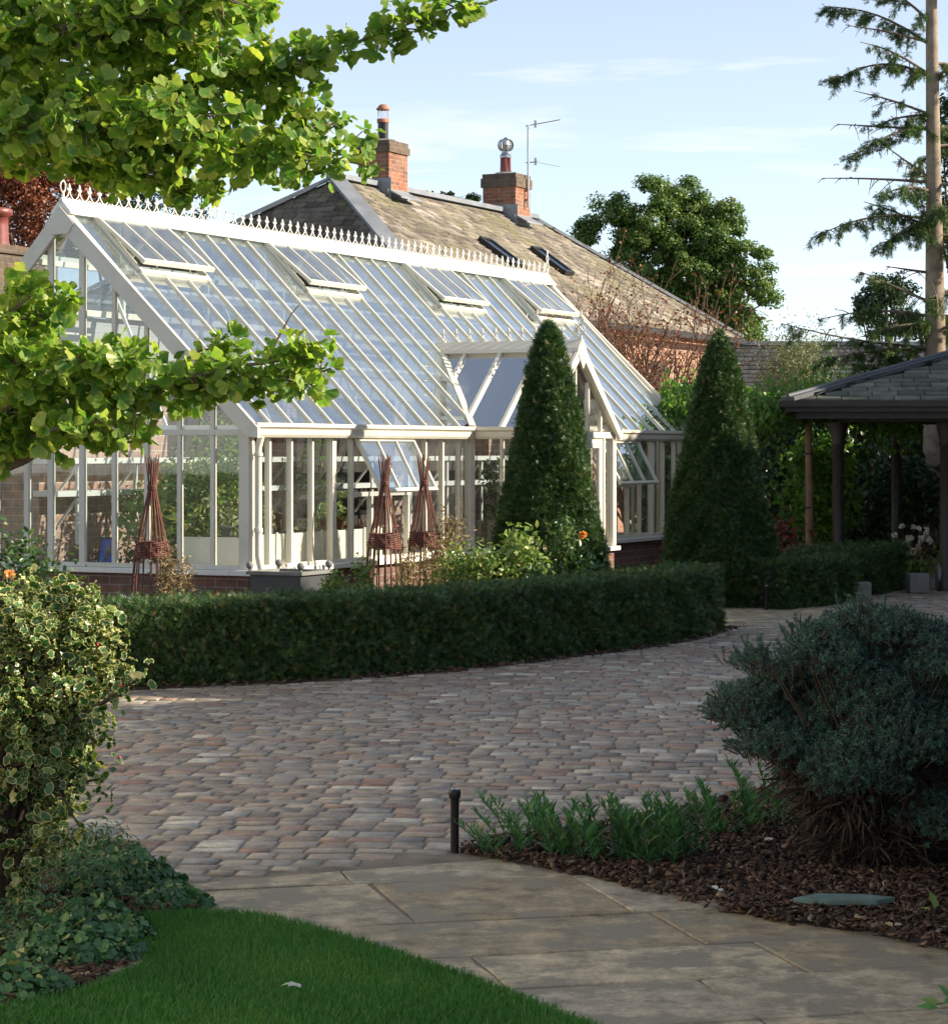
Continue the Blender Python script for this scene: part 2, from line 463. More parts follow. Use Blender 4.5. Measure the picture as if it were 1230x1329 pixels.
M['ginkgo'] = leaf_mat('ginkgo_leaf', [(0, (.07, .17, .028)), (.40, (.13, .265, .038)), (.72, (.23, .35, .055)), (.91, (.37, .43, .08)), (.97, (.54, .48, .08)), (1, (.60, .40, .06))], .48, 1.55, .42, (.70, 1.0, (.44, .42, .10), .4))
M['holly'] = leaf_mat('variegated_holly_leaf', [(0, (.022, .060, .018)), (.5, (.04, .115, .030)), (.86, (.08, .18, .04)), (.95, (.25, .30, .07)), (1, (.52, .50, .20))], .2, 1.3, .28, (.55, .85, (.60, .56, .24), .95))
M['yew'] = leaf_mat('yew_needle', [(0, (.018, .052, .016)), (.5, (.037, .094, .024)), (.88, (.078, .155, .036)), (.97, (.15, .19, .05)), (1, (.21, .11, .045))], .22, 1.3, .42)
M['yew_core'] = plain('core_shade', (.012, .016, .008), 1, 0, .4, 20, .3)  # near-black colour stands in for the shade inside the foliage
M['hedge'] = leaf_mat('hedge_needle', [(0, (.024, .065, .022)), (.5, (.048, .115, .034)), (.86, (.095, .175, .045)), (.955, (.17, .20, .055)), (1, (.27, .12, .055))], .2, 1.3, .42)
M['oak'] = leaf_mat('oak_leaf', [(0, (.05, .11, .024)), (.5, (.10, .18, .036)), (.88, (.17, .24, .05)), (.96, (.24, .23, .06)), (1, (.34, .17, .05))], .28, 1.3, .5)
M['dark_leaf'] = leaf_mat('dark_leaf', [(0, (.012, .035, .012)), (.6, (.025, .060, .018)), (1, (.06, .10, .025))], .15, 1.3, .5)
M['copper'] = leaf_mat('copper_leaf', [(0, (.12, .030, .018)), (.5, (.22, .060, .030)), (.85, (.30, .12, .05)), (1, (.16, .13, .04))], .25, 1.3, .5)
M['willow_leaf'] = leaf_mat('grey_green_leaf', [(0, (.12, .15, .07)), (.5, (.19, .22, .11)), (1, (.30, .31, .17))], .25, 1.2, .5)
M['bright_leaf'] = leaf_mat('sun_toned_leaf', [(0, (.06, .15, .022)), (.6, (.11, .24, .03)), (1, (.22, .33, .05))], .4, 1.4, .4)  # bright colour stands in for sun on the climber and ivy top
M['ivy'] = leaf_mat('ivy_leaf', [(0, (.018, .050, .014)), (.6, (.035, .085, .02)), (.93, (.075, .14, .03)), (1, (.20, .10, .05))], .15, 1.3, .35)
M['spruce'] = leaf_mat('spruce_needle', [(0, (.034, .085, .024)), (.5, (.068, .14, .034)), (1, (.15, .22, .055))], .2, 1.3, .5)
M['blue_spruce'] = leaf_mat('blue_needle', [(0, (.030, .085, .064)), (.5, (.058, .150, .112)), (.9, (.105, .23, .175)), (1, (.11, .24, .12))], .08, 1.2, .5)
M['dead_needle'] = leaf_mat('dry_needle', [(0, (.028, .018, .013)), (1, (.075, .05, .034))], 0, 1, .8)
M['perennial'] = leaf_mat('perennial_leaf', [(0, (.045, .13, .045)), (.5, (.075, .21, .065)), (.9, (.115, .28, .085)), (1, (.20, .28, .08))], .3, 1.3, .42)
M['cover_leaf'] = leaf_mat('ground_cover_leaf', [(0, (.030, .095, .034)), (.6, (.062, .165, .058)), (.9, (.12, .24, .075)), (1, (.34, .35, .11))], .2, 1.3, .45)
M['rose_leaf'] = leaf_mat('rose_leaf', [(0, (.035, .080, .030)), (.6, (.06, .13, .045)), (1, (.15, .22, .06))], .25, 1.3, .35)
M['garden_leaf'] = leaf_mat('garden_leaf', [(0, (.10, .19, .045)), (.6, (.20, .31, .075)), (.9, (.36, .40, .12)), (1, (.50, .40, .17))], .3, 1.3, .45)
M['dry_stem'] = leaf_mat('dry_stem', [(0, (.18, .12, .07)), (.6, (.30, .22, .12)), (1, (.36, .33, .16))], .2, 1.2, .7)
M['orange_petal'] = leaf_mat('apricot_petal', [(0, (.70, .25, .06)), (1, (.80, .42, .14))], .3, 1.2, .5)
M['white_petal'] = leaf_mat('white_petal', [(0, (.72, .68, .66)), (1, (.85, .82, .80))], .3, 1.1, .5)
M['red_berry'] = plain('red_berry', (.45, .04, .03), .3, 0, .1, 10, 0)
M['dry_leaf'] = leaf_mat('fallen_leaf', [(0, (.30, .17, .07)), (.5, (.42, .30, .10)), (1, (.55, .50, .40))], .1, 1.1, .7)
M['slab'] = plain('green_slate_slab', (.13, .205, .19), .7, 0, .25, 14, .4, (.10, .12, .09))

# ---------------------------------------------------------------- foliage builders
def inside(poly, P):
    """vectorised point in polygon; poly list of (x,y); P (n,2)"""
    x, y = P[:, 0], P[:, 1]; r = np.zeros(len(P), bool); n = len(poly)
    for i in range(n):
        x1, y1 = poly[i][0], poly[i][1]; x2, y2 = poly[(i + 1) % n][0], poly[(i + 1) % n][1]
        c = (y1 > y) != (y2 > y)
        with np.errstate(divide='ignore', invalid='ignore'):
            xi = (x2 - x1) * (y - y1) / (y2 - y1 + 1e-12) + x1
        r ^= c & (x < xi)
    return r
def rand_dir(n):
    return unit(rng.normal(size=(n, 3)))
def crown_points(c, rad, n, nclump, clump_r, hollow=.45, flat=.3, lobes=None):
    """leaf positions and outward normals of a crown built of many clumps"""
    c = np.array(c); rad = np.array(rad)
    d = rand_dir(nclump); rr = (hollow + (1 - hollow) * rng.random(nclump) ** .6)
    d[:, 2] = np.where(d[:, 2] < -flat * 2.2, -d[:, 2], d[:, 2])
    cc = c + d * rr[:, None] * rad
    if lobes:
        lb = np.array([(*l[0], l[1]) for l in lobes]); w = lb[:, 3] ** 2; k = rng.choice(len(lb), nclump, p=w / w.sum())
        cc = lb[k, :3] + d * (rr * lb[k, 3])[:, None]
    cr = clump_r * (.6 + .8 * rng.random(nclump))
    idx = rng.integers(0, nclump, n)
    o = rand_dir(n); q = rng.random(n) ** .45
    P = cc[idx] + o * (q * cr[idx])[:, None] * np.array((1, 1, .7))
    tone = rng.random(nclump)[idx]
    return P, unit(o * .7 + np.array((0, 0, .55)) + rng.normal(size=(n, 3)) * .45), cc, tone
def limbs(mb, base, top, cc, r0, nlimb=14, n=6, start=.3):
    base = Vector(base); top = Vector(top)
    mb.tube([base, base.lerp(top, .35) + Vector((random.uniform(-.05, .05), 0, 0)), base.lerp(top, .7), top], [r0, r0 * .75, r0 * .45, r0 * .15], 10)
    for k in rng.choice(len(cc), min(nlimb, len(cc)), replace=False):
        e = Vector(cc[k]); t = random.uniform(start, .85); s = base.lerp(top, t)
        mid = s.lerp(e, .5) + Vector((0, 0, .12 * (e - s).length)) * random.uniform(-.3, 1)
        rr = r0 * (1 - t) * .5 + .01
        mb.tube([s, mid, e], [rr, rr * .6, rr * .2], n)
def tree(name, label, cat, base, top_z, c, rad, n, leaf, mat, bark, nclump=60, clump_r=.6, T=None, r0=.15, group=None, hollow=.45, nlimb=16, lobes=None):
    t = thing(name, label, cat, base, 0, group)
    P, N, cc, tone = crown_points(c, rad, n, nclump, clump_r, hollow, lobes=lobes)
    scatter('crown', mat, t, T or T_oval(.62), P, frames(N), leaf * (.7 + .6 * rng.random(n)), np.clip(.7 * rng.random(n) + .3 * tone, 0, 1), origin=base)
    mb = MB(); b = Vector(base)
    limbs(mb, (0, 0, 0), Vector((c[0], c[1], top_z)) - b, cc - np.array(base), r0, nlimb)
    mb.build('trunk', bark, t)
    return t
def surface_foliage(name, mat, parent, P, N, leaf, T, origin, depth=.05, out=.55, tipup=.5):
    n = len(P)
    P = P - N * (rng.random(n) ** 1.5 * depth)[:, None] + rng.normal(size=(n, 3)) * depth * .25
    tip = N * out + np.array((0, 0, tipup)) + rng.normal(size=(n, 3)) * .5
    nn = unit(N * .5 + rng.normal(size=(n, 3)) * .7 + np.array((0, 0, .5)))
    return scatter(name, mat, parent, T, P, frames(nn, tip, 1), leaf * (.7 + .6 * rng.random(n)), None, origin=origin)

# =============================================================== GROUND
def sheet(name, pts, z, mat, thick=0.0):
    mb = MB()
    if thick: mb.prism([(p[0], p[1], z - thick) for p in pts], (0, 0, thick))
    else: mb.poly([(p[0], p[1], z) for p in pts])
    o = mb.build(name, mat); o['kind'] = 'structure'
    return o
sheet('ground', [(-900, -60), (900, -60), (900, 1500), (-900, 1500)], -.035, M['ground'])
sheet('paving_bed', [(-8, 3), (14, 3), (14, 60), (-8, 60)], -.0025, M['mortar'])

lawn_px = [(-60, 1500), (-60, 1330), (20, 1308), (110, 1288), (185, 1256), (190, 1236), (160, 1216), (100, 1200), (255, 1186), (330, 1190), (390, 1203), (470, 1226), (600, 1268), (770, 1335), (1000, 1450)]
lawn = [g(*p) for p in lawn_px]
arc_px = [(598, 1106), (640, 1114), (700, 1126), (770, 1140), (830, 1155), (910, 1175), (1000, 1195), (1080, 1207), (1150, 1218), (1230, 1234), (1420, 1270)]
arc = [g(*p) for p in arc_px]
bed_back = [g(*p) for p in [(1420, 1000), (1230, 1005), (1080, 1012), (980, 1030), (900, 1052), (800, 1072), (700, 1086), (640, 1094)]]
bed = arc + bed_back
flag_top = [g(-80, 1178), g(150, 1158), g(400, 1128), g(598, 1106)]
flags_poly = flag_top + arc[1:] + [Vector((3.0, 5.2, 0)), Vector((-3.0, 5.2, 0))]
left_bed = [g(*p) for p in [(-500, 1500), (-60, 1325), (20, 1304), (110, 1284), (185, 1252), (188, 1236), (160, 1213), (110, 1196), (262, 1188), (225, 1150), (170, 1105), (60, 1075), (-500, 1075)]]

# stone setts: every stone a small domed block of the paving sheet
hedge_front = [Vector(p) for p in [(-4.6, 17.1, 0), (-3.3, 17.45, 0), (-2.45, 17.84, 0), (-1.75, 18.13, 0), (-.95, 18.6, 0), (-.09, 19.4, 0), (.86, 20.7, 0), (1.57, 21.7, 0), (2.12, 22.9, 0), (2.33, 23.6, 0)]]
def setts():
    rot = R(-5.0)
    cx, cy = math.cos(rot), math.sin(rot)
    pos = []; size = []
    y = 2.0
    while y < 44:
        h = random.uniform(.115, .175)
        x = -14 + random.random() * .2
        n = 0
        while x < 18:
            w = random.uniform(.115, .215)
            pos.append((x + w / 2, y + h / 2)); size.append((w, h)); x += w
        y += h
    pos = np.array(pos); size = np.array(size)
    Pw = np.stack([pos[:, 0] * cx - pos[:, 1] * cy, pos[:, 0] * cy + pos[:, 1] * cx], 1)
    Pw[:, 1] += np.sin(Pw[:, 0] * .55 + .5) * .04
    keep = (Pw[:, 1] > 8.6) & (Pw[:, 1] < 38) & (np.abs(Pw[:, 0]) < .2 * Pw[:, 1] + .9)
    keep &= ~inside(flags_poly, Pw) & ~inside(bed, Pw) & ~inside(lawn, Pw)
    keep &= ~inside(left_bed, Pw + np.array((.05, 0)))
    hb = [(p.x, p.y) for p in hedge_front] + [(3.0, 26.4), (3.5, 40), (-9, 40), (-9, 16)]
    keep &= ~inside(hb, Pw)
    pos, size, Pw = pos[keep], size[keep], Pw[keep]
    n = len(Pw)
    u = np.array([-.5, -.492, -.455, .455, .492, .5]); prof = np.array([0.0, .80, 1.0, 1.0, .80, 0.0])
    gx, gy = np.meshgrid(u, u, indexing='ij'); pz = np.minimum(prof[:, None], prof[None, :])
    tv = np.stack([gx.ravel(), gy.ravel(), pz.ravel()], 1)
    idx = np.arange(36).reshape(6, 6)
    tf = np.stack([idx[:-1, :-1], idx[1:, :-1], idx[1:, 1:], idx[:-1, 1:]], -1).reshape(-1, 4)
    a = rot + rng.normal(size=n) * .02
    sx = size[:, 0] - .007 - rng.random(n) * .007; sy = size[:, 1] - .009 - rng.random(n) * .012
    lx = tv[None, :, 0] * sx[:, None]; ly = tv[None, :, 1] * sy[:, None]
    jit = rng.normal(size=(n, 36, 2)) * np.array((.0022, .0035))
    lx = lx + jit[..., 0]; ly = ly + jit[..., 1]
    topz = .0005 + .004 * rng.random(n)
    lz = -.02 + tv[None, :, 2] * (topz[:, None] + .02) + rng.normal(size=(n, 36)) * .0007 * (tv[None, :, 2] > 0)
    lz = lz + (lx * (rng.normal(size=n) * .016)[:, None] + ly * (rng.normal(size=n) * .018)[:, None]) * (tv[None, :, 2] > 0)
    ca, sa = np.cos(a)[:, None], np.sin(a)[:, None]
    V = np.stack([Pw[:, :1] + lx * ca - ly * sa, Pw[:, 1:] + lx * sa + ly * ca, lz], -1).reshape(-1, 3)
    Fc = (tf[None] + (np.arange(n) * 36)[:, None, None]).reshape(-1, 4)
    o = raw_mesh('cobbled_drive', V, Fc, M['sett'], None, {'rnd': np.repeat(rng.random(n), 36)}, False)
    o['kind'] = 'structure'
setts()

# sandstone flags
def clip(poly, a, nrm):
    out = []
    for i in range(len(poly)):
        p, q = poly[i], poly[(i + 1) % len(poly)]
        dp, dq = (p - a).dot(nrm), (q - a).dot(nrm)
        if dp >= 0: out.append(p)
        if (dp >= 0) != (dq >= 0): out.append(p.lerp(q, dp / (dp - dq)))
    return out
def flagstones(name, x0, x1, y0, y1, rot, cut, rows=(.42, .62), lens=(.5, 1.0), origin=(0, 0)):
    mb = MB(); rn = []
    c, s = math.cos(rot), math.sin(rot)
    y = y0
    while y < y1:
        h = random.uniform(*rows); x = x0 + random.uniform(-.4, 0)
        while x < x1:
            w = random.uniform(*lens); gp = random.uniform(.003, .006)
            q = []
            base = [(x + gp, y + gp), (x + w - gp, y + gp), (x + w - gp, y + h - gp), (x + gp, y + h - gp)]
            for i in range(4):
                a, b = base[i], base[(i + 1) % 4]
                for t in (0, .25, .5, .75):
                    q.append((a[0] + (b[0] - a[0]) * t + random.uniform(-.006, .006), a[1] + (b[1] - a[1]) * t + random.uniform(-.006, .006)))
            pw = [Vector((origin[0] + p[0] * c - p[1] * s, origin[1] + p[0] * s + p[1] * c, 0)) for p in q]
            for a, nrm in cut: 
                if len(pw) > 2: pw = clip(pw, a, nrm)
            if len(pw) > 2:
                dz = random.uniform(-.003, .003); r = random.random(); n0 = len(mb.v)
                tx, ty = random.gauss(0, .004), random.gauss(0, .004)
                cen = sum(pw, Vector()) / len(pw)
                inn = [p.lerp(cen, .012) for p in pw]
                zt = lambda p: .004 + dz + (p.x - cen.x) * tx + (p.y - cen.y) * ty
                n = len(pw)
                V = [(p.x, p.y, -.02) for p in pw] + [(p.x, p.y, zt(p) - .004) for p in pw] + [(p.x, p.y, zt(p)) for p in inn]
                fs = [list(range(2 * n, 3 * n))]
                for i in range(n):
                    j = (i + 1) % n
                    fs.append([i, j, n + j, n + i]); fs.append([n + i, n + j, 2 * n + j, 2 * n + i])
                mb.add(V, fs); rn += [r] * (len(mb.v) - n0)
            x += w
        y += h
    o = mb.build(name, M['flag'], rnd=rn); o['kind'] = 'structure'
    return o
def halfplane(a, b):
    d = (b - a); return (a, Vector((d.y, -d.x, 0)).normalized())
flagstones('flagstone_path', -3.4, 3.6, -4, 6, R(14), [halfplane(flag_top[0], flag_top[1]), halfplane(flag_top[1], flag_top[3])], rows=(.5, .85), lens=(.7, 1.35), origin=(0, 7.2))
pA, pB = Vector((2.25, 23.9, 0)), Vector((3.9, 26.75, 0))
flagstones('garden_path', -2.2, 1.55, 0, 2.6, R(6), [], (.4, .6), (.5, .8), origin=(2.35, 24.1))

# lawn
sheet('lawn_base', lawn, .006, M['grass_base'], .03)
def grass():
    n = 230000
    P = np.stack([rng.uniform(-1.75, 1.1, n), rng.uniform(6.6, 9.6, n)], 1)
    P = P[inside(lawn, P)]
    keep = np.abs(P[:, 0] + 0) < .2 * P[:, 1] + .1
    P = P[keep][:130000]; n = len(P)
    P3 = np.concatenate([P, np.full((n, 1), .006)], 1)
    tip = np.array((0, 0, 1.0)) + rng.normal(size=(n, 3)) * np.array((.45, .45, .1))
    nn = rng.normal(size=(n, 3)); nn[:, 2] *= .2
    y = unit(tip); x = unit(np.cross(y, nn)); z = np.cross(x, y)
    patch = .5 + .5 * np.sin(P[:, 0] * 5.1 + 1.3 * np.sin(P[:, 1] * 4)) * np.sin(P[:, 1] * 3.7)
    o = scatter('lawn_grass', M['grass'], None, T_blade(), P3, (x, y, z), .028 * (.6 + .8 * rng.random(n)), np.clip(.65 * rng.random(n) + .37 * patch, 0, 1))
    o['kind'] = 'stuff'; tag(o, 'short mown green lawn grass in the shaded foreground', 'grass')
grass()

# mulch beds
def mulch(name, poly, n, zmax, label, size=.022, mound=.05):
    poly2 = [(p[0], p[1]) for p in poly]
    xs = [p[0] for p in poly2]; ys = [p[1] for p in poly2]
    P = np.stack([rng.uniform(min(xs), max(xs), n * 3), rng.uniform(min(ys), max(ys), n * 3)], 1)
    P = P[inside(poly2, P)]
    P = P[(np.abs(P[:, 0]) < .21 * P[:, 1] + .2)][:n]; n = len(P)
    z = .012 + zmax * rng.random(n)
    P3 = np.concatenate([P, z[:, None]], 1)
    nn = np.array((0, 0, 1.0)) + rng.normal(size=(n, 3)) * .55
    tv = np.array([(-.28, -.5, 0), (.25, -.55, 0), (.30, .45, .05), (-.22, .55, .04), (-.2, -.4, -.12), (.2, -.4, -.12), (.22, .4, -.1), (-.2, .4, -.1)])
    tf = np.array([(0, 1, 2, 3), (0, 4, 5, 1), (1, 5, 6, 2), (2, 6, 7, 3), (3, 7, 4, 0)])
    o = scatter(name, M['mulch'], None, (tv, tf), P3, frames(nn), size * (.5 + 1.0 * rng.random(n) ** 1.6))
    o['kind'] = 'stuff'; tag(o, label, 'mulch')
sheet('planting_soil', bed, .005, M['soil'], .012)
bedx = [Vector((p.x - .02, p.y - .035, 0)) for p in arc] + bed_back
mulch('bark_mulch', bedx, 21000, .03, 'dark brown bark chips covering the bed under the blue conifer', .03)
sheet('border_soil', left_bed, .004, M['soil'], .012)
mulch('border_mulch', left_bed, 7000, .02, 'brown bark chips in the border beside the lawn', .03)
hb_soil = [Vector((p.x + .05, p.y - .16, 0)) for p in hedge_front] + [Vector((2.55, 24.0, 0)), Vector((2.3, 24.6, 0)), Vector((1.9, 26.0, 0)), Vector((1.0, 30, 0)), Vector((-8, 22, 0)), Vector((-5, 16.9, 0))]
sheet('hedge_border_soil', hb_soil, .004, M['soil'], .03)
mulch('hedge_litter', [Vector((p.x + .05, p.y - .2, 0)) for p in hedge_front] + [Vector((2.6, 23.9, 0))] + [Vector((p.x, p.y + .1, 0)) for p in reversed(hedge_front)], 3800, .012, 'strip of brown leaf litter along the foot of the long hedge', .04)

# =============================================================== GREENHOUSE  (local x runs along the long side, y inwards, z up)
O = Vector((-2.02, 22.4, 0)); ANG = math.atan2(.903, .429)
LEN = 11.13; VR = 1.98; ZE = 1.92; ZR = 3.94; SILL = .62; VB = 2.41; ZB = 3.50
UC = 5.74; HW = 1.07; PO = .75; ZP = 2.83; VP = .89; PITCH = LEN / 28
gh = thing('greenhouse', 'large cream framed glass greenhouse with spiked ridge on a low brick wall', 'greenhouse', O, ANG)
def gw(u, v, z):   # greenhouse local -> world
    c, s = math.cos(ANG), math.sin(ANG)
    return Vector((O.x + c * u - s * v, O.y + s * u + c * v, z))
UL, UR = UC - HW, UC + HW
EXT = 3.3
# dwarf walls
mb = MB()
mb.box(.0, UL - .002, .0, .2, -.05, SILL - .05)
mb.box(UR + .002, LEN, .0, .2, -.05, SILL - .05)
mb.box(UL, UL + .2, -PO, .19, -.05, SILL - .052); mb.box(UR - .2, UR, -PO, .19, -.05, SILL - .052)
mb.box(UL + .2, UL + .32, -PO, -PO + .2, -.05, SILL - .054); mb.box(UR - .32, UR - .2, -PO, -PO + .2, -.05, SILL - .054)
mb.box(.002, .2, .2, EXT, -.05, SILL - .052)
mb.box(LEN - .2, LEN - .002, .2, VB, -.05, SILL - .052)
mb.build('dwarf_wall', M['brick'], gh)
mb = MB()
mb.box(-.06, UL - .03, -.07, .17, SILL - .05, SILL); mb.box(UR + .03, LEN + .05, -.07, .17, SILL - .05, SILL)
mb.box(-.062, .16, .17, EXT, SILL - .05, SILL - .002); mb.box(LEN - .16, LEN + .05, .17, VB, SILL - .05, SILL - .002)
mb.box(UL - .06, UL + .17, -PO - .06, .16, SILL - .052, SILL - .003); mb.box(UR - .17, UR + .06, -PO - .06, .16, SILL - .052, SILL - .003)
mb.box(UL + .17, UL + .36, -PO - .06, -PO + .17, SILL - .052, SILL - .004); mb.box(UR - .36, UR - .17, -PO - .06, -PO + .17, SILL - .052, SILL - .004)
mb.build('sill', M['ridge_paint'], gh, .006)

VENT_I = (1, 9, 17, 24)
SV = [(2.02, 3.21), (8.15, 9.34)]
# long side frame
mb = MB()
zt = ZE - .11
def wall_bars(mb, us, v, z0, z1, w=.034, d=.055):
    for u in us: mb.box(u - w / 2, u + w / 2, v, v + d, z0, z1)
for ua, ub, (a, b) in ((.1, UL, SV[0]), (UR, LEN - .1, SV[1])):
    mb = MB()
    for u in [i * PITCH for i in range(1, 28) if ua < i * PITCH < ub - .05 and i * PITCH > (UR + .05 if ua > 1 else 0)]:
        thick = abs(u - 1.514) < .2 or abs(u - 10.0) < .2
        w = .075 if thick else .034
        mb.box(u - w / 2, u + w / 2, .0 if not thick else -.012, .055, SILL, (1.26 if a + .1 < u < b - .1 else zt))
    mb.box(a, b, -.002, .052, 1.245, 1.29)
    mb.box(ua, ub, -.004, .058, zt, zt + .05); mb.box(ua, ub, -.004, .05, SILL, SILL + .035)
    mb.build('side_frame', M['paint'], gh, .004)
for (u0, u1, v0, v1) in ((-.005, .10, -.008, .10), (LEN - .10, LEN + .005, -.008, .10), (UL - .06, UL + .06, -.005, .07), (UR - .06, UR + .06, -.005, .07)):
    mb = MB(); mb.box(u0, u1, v0, v1, SILL, ZE - .02); mb.build('corner_post', M['paint'], gh, .006)
mb = MB(); mb.poly([(.05, .03, SILL), (UL, .03, SILL), (UL, .03, zt), (.05, .03, zt)])
# right of the porch and around the vents the pane sheet is kept whole below the vents
mb = MB()
def pane(mb, u0, u1, v, z0, z1): mb.poly([(u0, v, z0), (u1, v, z0), (u1, v, z1), (u0, v, z1)])
a, b = SV[0]; pane(mb, .05, a, .03, SILL, zt); pane(mb, a, b, .03, SILL, 1.26); pane(mb, b, UL, .03, SILL, zt)
mb.build('side_glass', M['glass'], gh); mb = MB()
a, b = SV[1]; pane(mb, UR, a, .03, SILL, zt); pane(mb, a, b, .03, SILL, 1.26); pane(mb, b, LEN - .05, .03, SILL, zt)
mb.build('side_glass', M['glass'], gh)
# gutters: moulded section along the eaves
def gutter(pA, pB, outv, up=.16):
    prof = [(0, -.045), (.055, -.045), (.075, -.02), (.085, .03), (.115, .05), (.115, .085), (.09, .085), (.07, .06), (0, .06)]
    pA = Vector(pA); outv = Vector(outv)
    mb = MB(); mb.prism([pA + outv * r + Vector((0, 0, z)) for r, z in prof], Vector(pB) - pA)
    return mb
gutter((-.05, -.012, ZE - .06), (UL - .02, -.012, ZE - .06), (0, -1, 0)).build('gutter', M['paint'], gh)
gutter((UR + .06, -.012, ZE - .06), (LEN + .05, -.012, ZE - .06), (0, -1, 0)).build('gutter', M['paint'], gh)
gutter((UL - .062, -.10, ZE - .06), (UL - .062, -PO - .05, ZE - .06), (-1, 0, 0)).build('gutter', M['paint'], gh)
gutter((UR + .062, -PO - .05, ZE - .06), (UR + .062, -.10, ZE - .06), (1, 0, 0)).build('gutter', M['paint'], gh)
# downpipe at the near corner
mb = MB(); mb.tube([(.055, -.10, ZE - .10), (.055, -.07, ZE - .2), (.055, -.07, .75), (.055, -.10, .62), (.055, -.10, .12)], .033, 10)
mb.lathe([(.042, -.02), (.042, .02)], 10, (.055, -.07, .98)); mb.lathe([(.044, -.015), (.044, .015)], 10, (.055, -.07, 1.66))
mb.build('downpipe', M['paint'], gh)

# roof frame and glass
SL = Vector((0, -VR, ZE - ZR)); SLEN = SL.length; sdv = SL.normalized(); nrm = Vector((0, -sdv.z * -1, 0)); nrm = Vector((0, sdv.z, -sdv.y)).normalized()
if nrm.z < 0: nrm = -nrm
def rp(u, s, h=0.0):      # point on front roof slope: s metres down from the ridge
    p = Vector((u, VR, ZR)) + sdv * s + nrm * h
    return p
VENT_L = (.10, .76)
mb = MB()
for i in range(0, 29):
    u = i * PITCH
    s0, s1 = .05, SLEN + .02
    for vi in VENT_I:
        if vi < i < vi + 3: s0 = VENT_L[1] + .10
    du = abs(u - UC)
    if du < HW: s1 = SLEN * (1 - (1 - du / HW) * VP / VR) - .02
    w = .05 if i in (0, 28) else .021
    mb.bar(rp(u, s0, .006), rp(u, s1, .006), w, .034, nrm)
mb.build('rafter', M['paint'], gh)
mb = MB()
for s in (.98, 1.92):
    p, q = rp(.03, s, -.09), rp(LEN - .03, s, -.09)
    mb.bar(p, q, .045, .075, nrm)
for i in (0.06, 5 * PITCH, 10 * PITCH, 18 * PITCH, 23 * PITCH, LEN - .06):      # tie bars across
    mb.bar((i, .05, ZE - .02), (i, VB, ZE - .02), .03, .05)
    mb.bar((i, .9, ZE - .01), (i, 1.5, ZE + 1.3), .022, .03)
mb.build('purlin', M['ridge_paint'], gh)
mb = MB()
sv = SLEN * (1 - VP / VR)
def vpoint(d): return rp(UC + d, SLEN * (1 - (1 - abs(d) / HW) * VP / VR))
# panes, cut round the porch valley and the open vents
for i in range(28):
    u0, u1 = i * PITCH, (i + 1) * PITCH
    s0 = .06
    for vi in VENT_I:
        if vi <= i < vi + 3: s0 = VENT_L[1] + .06
    e0 = SLEN * (1 - max(0, 1 - abs(u0 - UC) / HW) * VP / VR); e1 = SLEN * (1 - max(0, 1 - abs(u1 - UC) / HW) * VP / VR)
    pts = [rp(u0, s0), rp(u0, e0), rp(u1, e1), rp(u1, s0)]
    if u0 < UC < u1: pts = [rp(u0, s0), rp(u0, e0), rp(UC, sv), rp(u1, e1), rp(u1, s0)]
    mb.poly(pts)
    # lap lines between the stacked panes
mb.build('roof_glass', M['roof_glass'], gh)
# rear slope and rear upright
mb = MB()
for i in range(0, 29, 4):
    u = i * PITCH; mb.bar((u, VR, ZR - .01), (u, VB, ZB - .01), .03, .045, (0, .7, .7)); mb.box(u - .018, u + .018, VB - .05, VB - .01, 3.06, ZB - .02)
mb.box(0, LEN, VB - .052, VB - .004, ZB - .05, ZB); mb.box(0, LEN, VB - .053, VB + .02, 3.0, 3.06)
mb.build('rear_frame', M['paint'], gh)
mb = MB(); mb.poly([(0, VR, ZR - .01), (LEN, VR, ZR - .01), (LEN, VB, ZB), (0, VB, ZB)]); mb.poly([(0, VB - .03, 3.06), (LEN, VB - .03, 3.06), (LEN, VB - .03, ZB), (0, VB - .03, ZB)])
mb.build('rear_glass', M['roof_glass'], gh)
# ridge
rd = MB(); rd.prism([(-.06, VR - .115, ZR - .05), (-.06, VR - .105, ZR - .02), (-.06, VR - .02, ZR + .075), (-.06, VR + .02, ZR + .075), (-.06, VR + .105, ZR - .02), (-.06, VR + .115, ZR - .05)], (LEN + .12, 0, 0))
rd.tube([(-.06, VR, ZR + .08), (LEN + .06, VR, ZR + .08)], .022, 8)
ridge = rd.build('ridge_board', M['ridge_paint'], gh)
def crest(mb, p, du, h, pitch):
    """one cast fleur: two scrolls rising to a spear"""
    p = Vector(p); du = Vector(du)
    up = Vector((0, 0, 1))
    for s in (-1, 1):
        pts = [p + du * (s * pitch * .5) + up * .0, p + du * (s * pitch * .30) + up * h * .10, p + du * (s * pitch * .12) + up * h * .28, p + du * (s * pitch * .05) + up * h * .45, p + up * h * .55]
        mb.tube(pts, .0065, 5)
        pts = [p + du * (s * pitch * .0) + up * h * .52, p + du * (s * pitch * .17) + up * h * .62, p + du * (s * pitch * .2) + up * h * .70]
        mb.tube(pts, [.006, .008, .004], 5)
    mb.tube([p + du * (-pitch * .16) + up * .0, p + up * h * .11, p + du * (pitch * .16)], .006, 5)
    mb.tube([p + up * h * .45, p + up * h * .62, p + up * h * .78, p + up * h * .88, p + up * h], [.006, .008, .016, .010, .002], 6)
mb = MB(); cp = LEN / 67
for i in range(67): crest(mb, ((i + .5) * cp, VR, ZR + .095), (1, 0, 0), .155, cp)
mb.build('ridge_cresting', M['ridge_paint'], ridge)
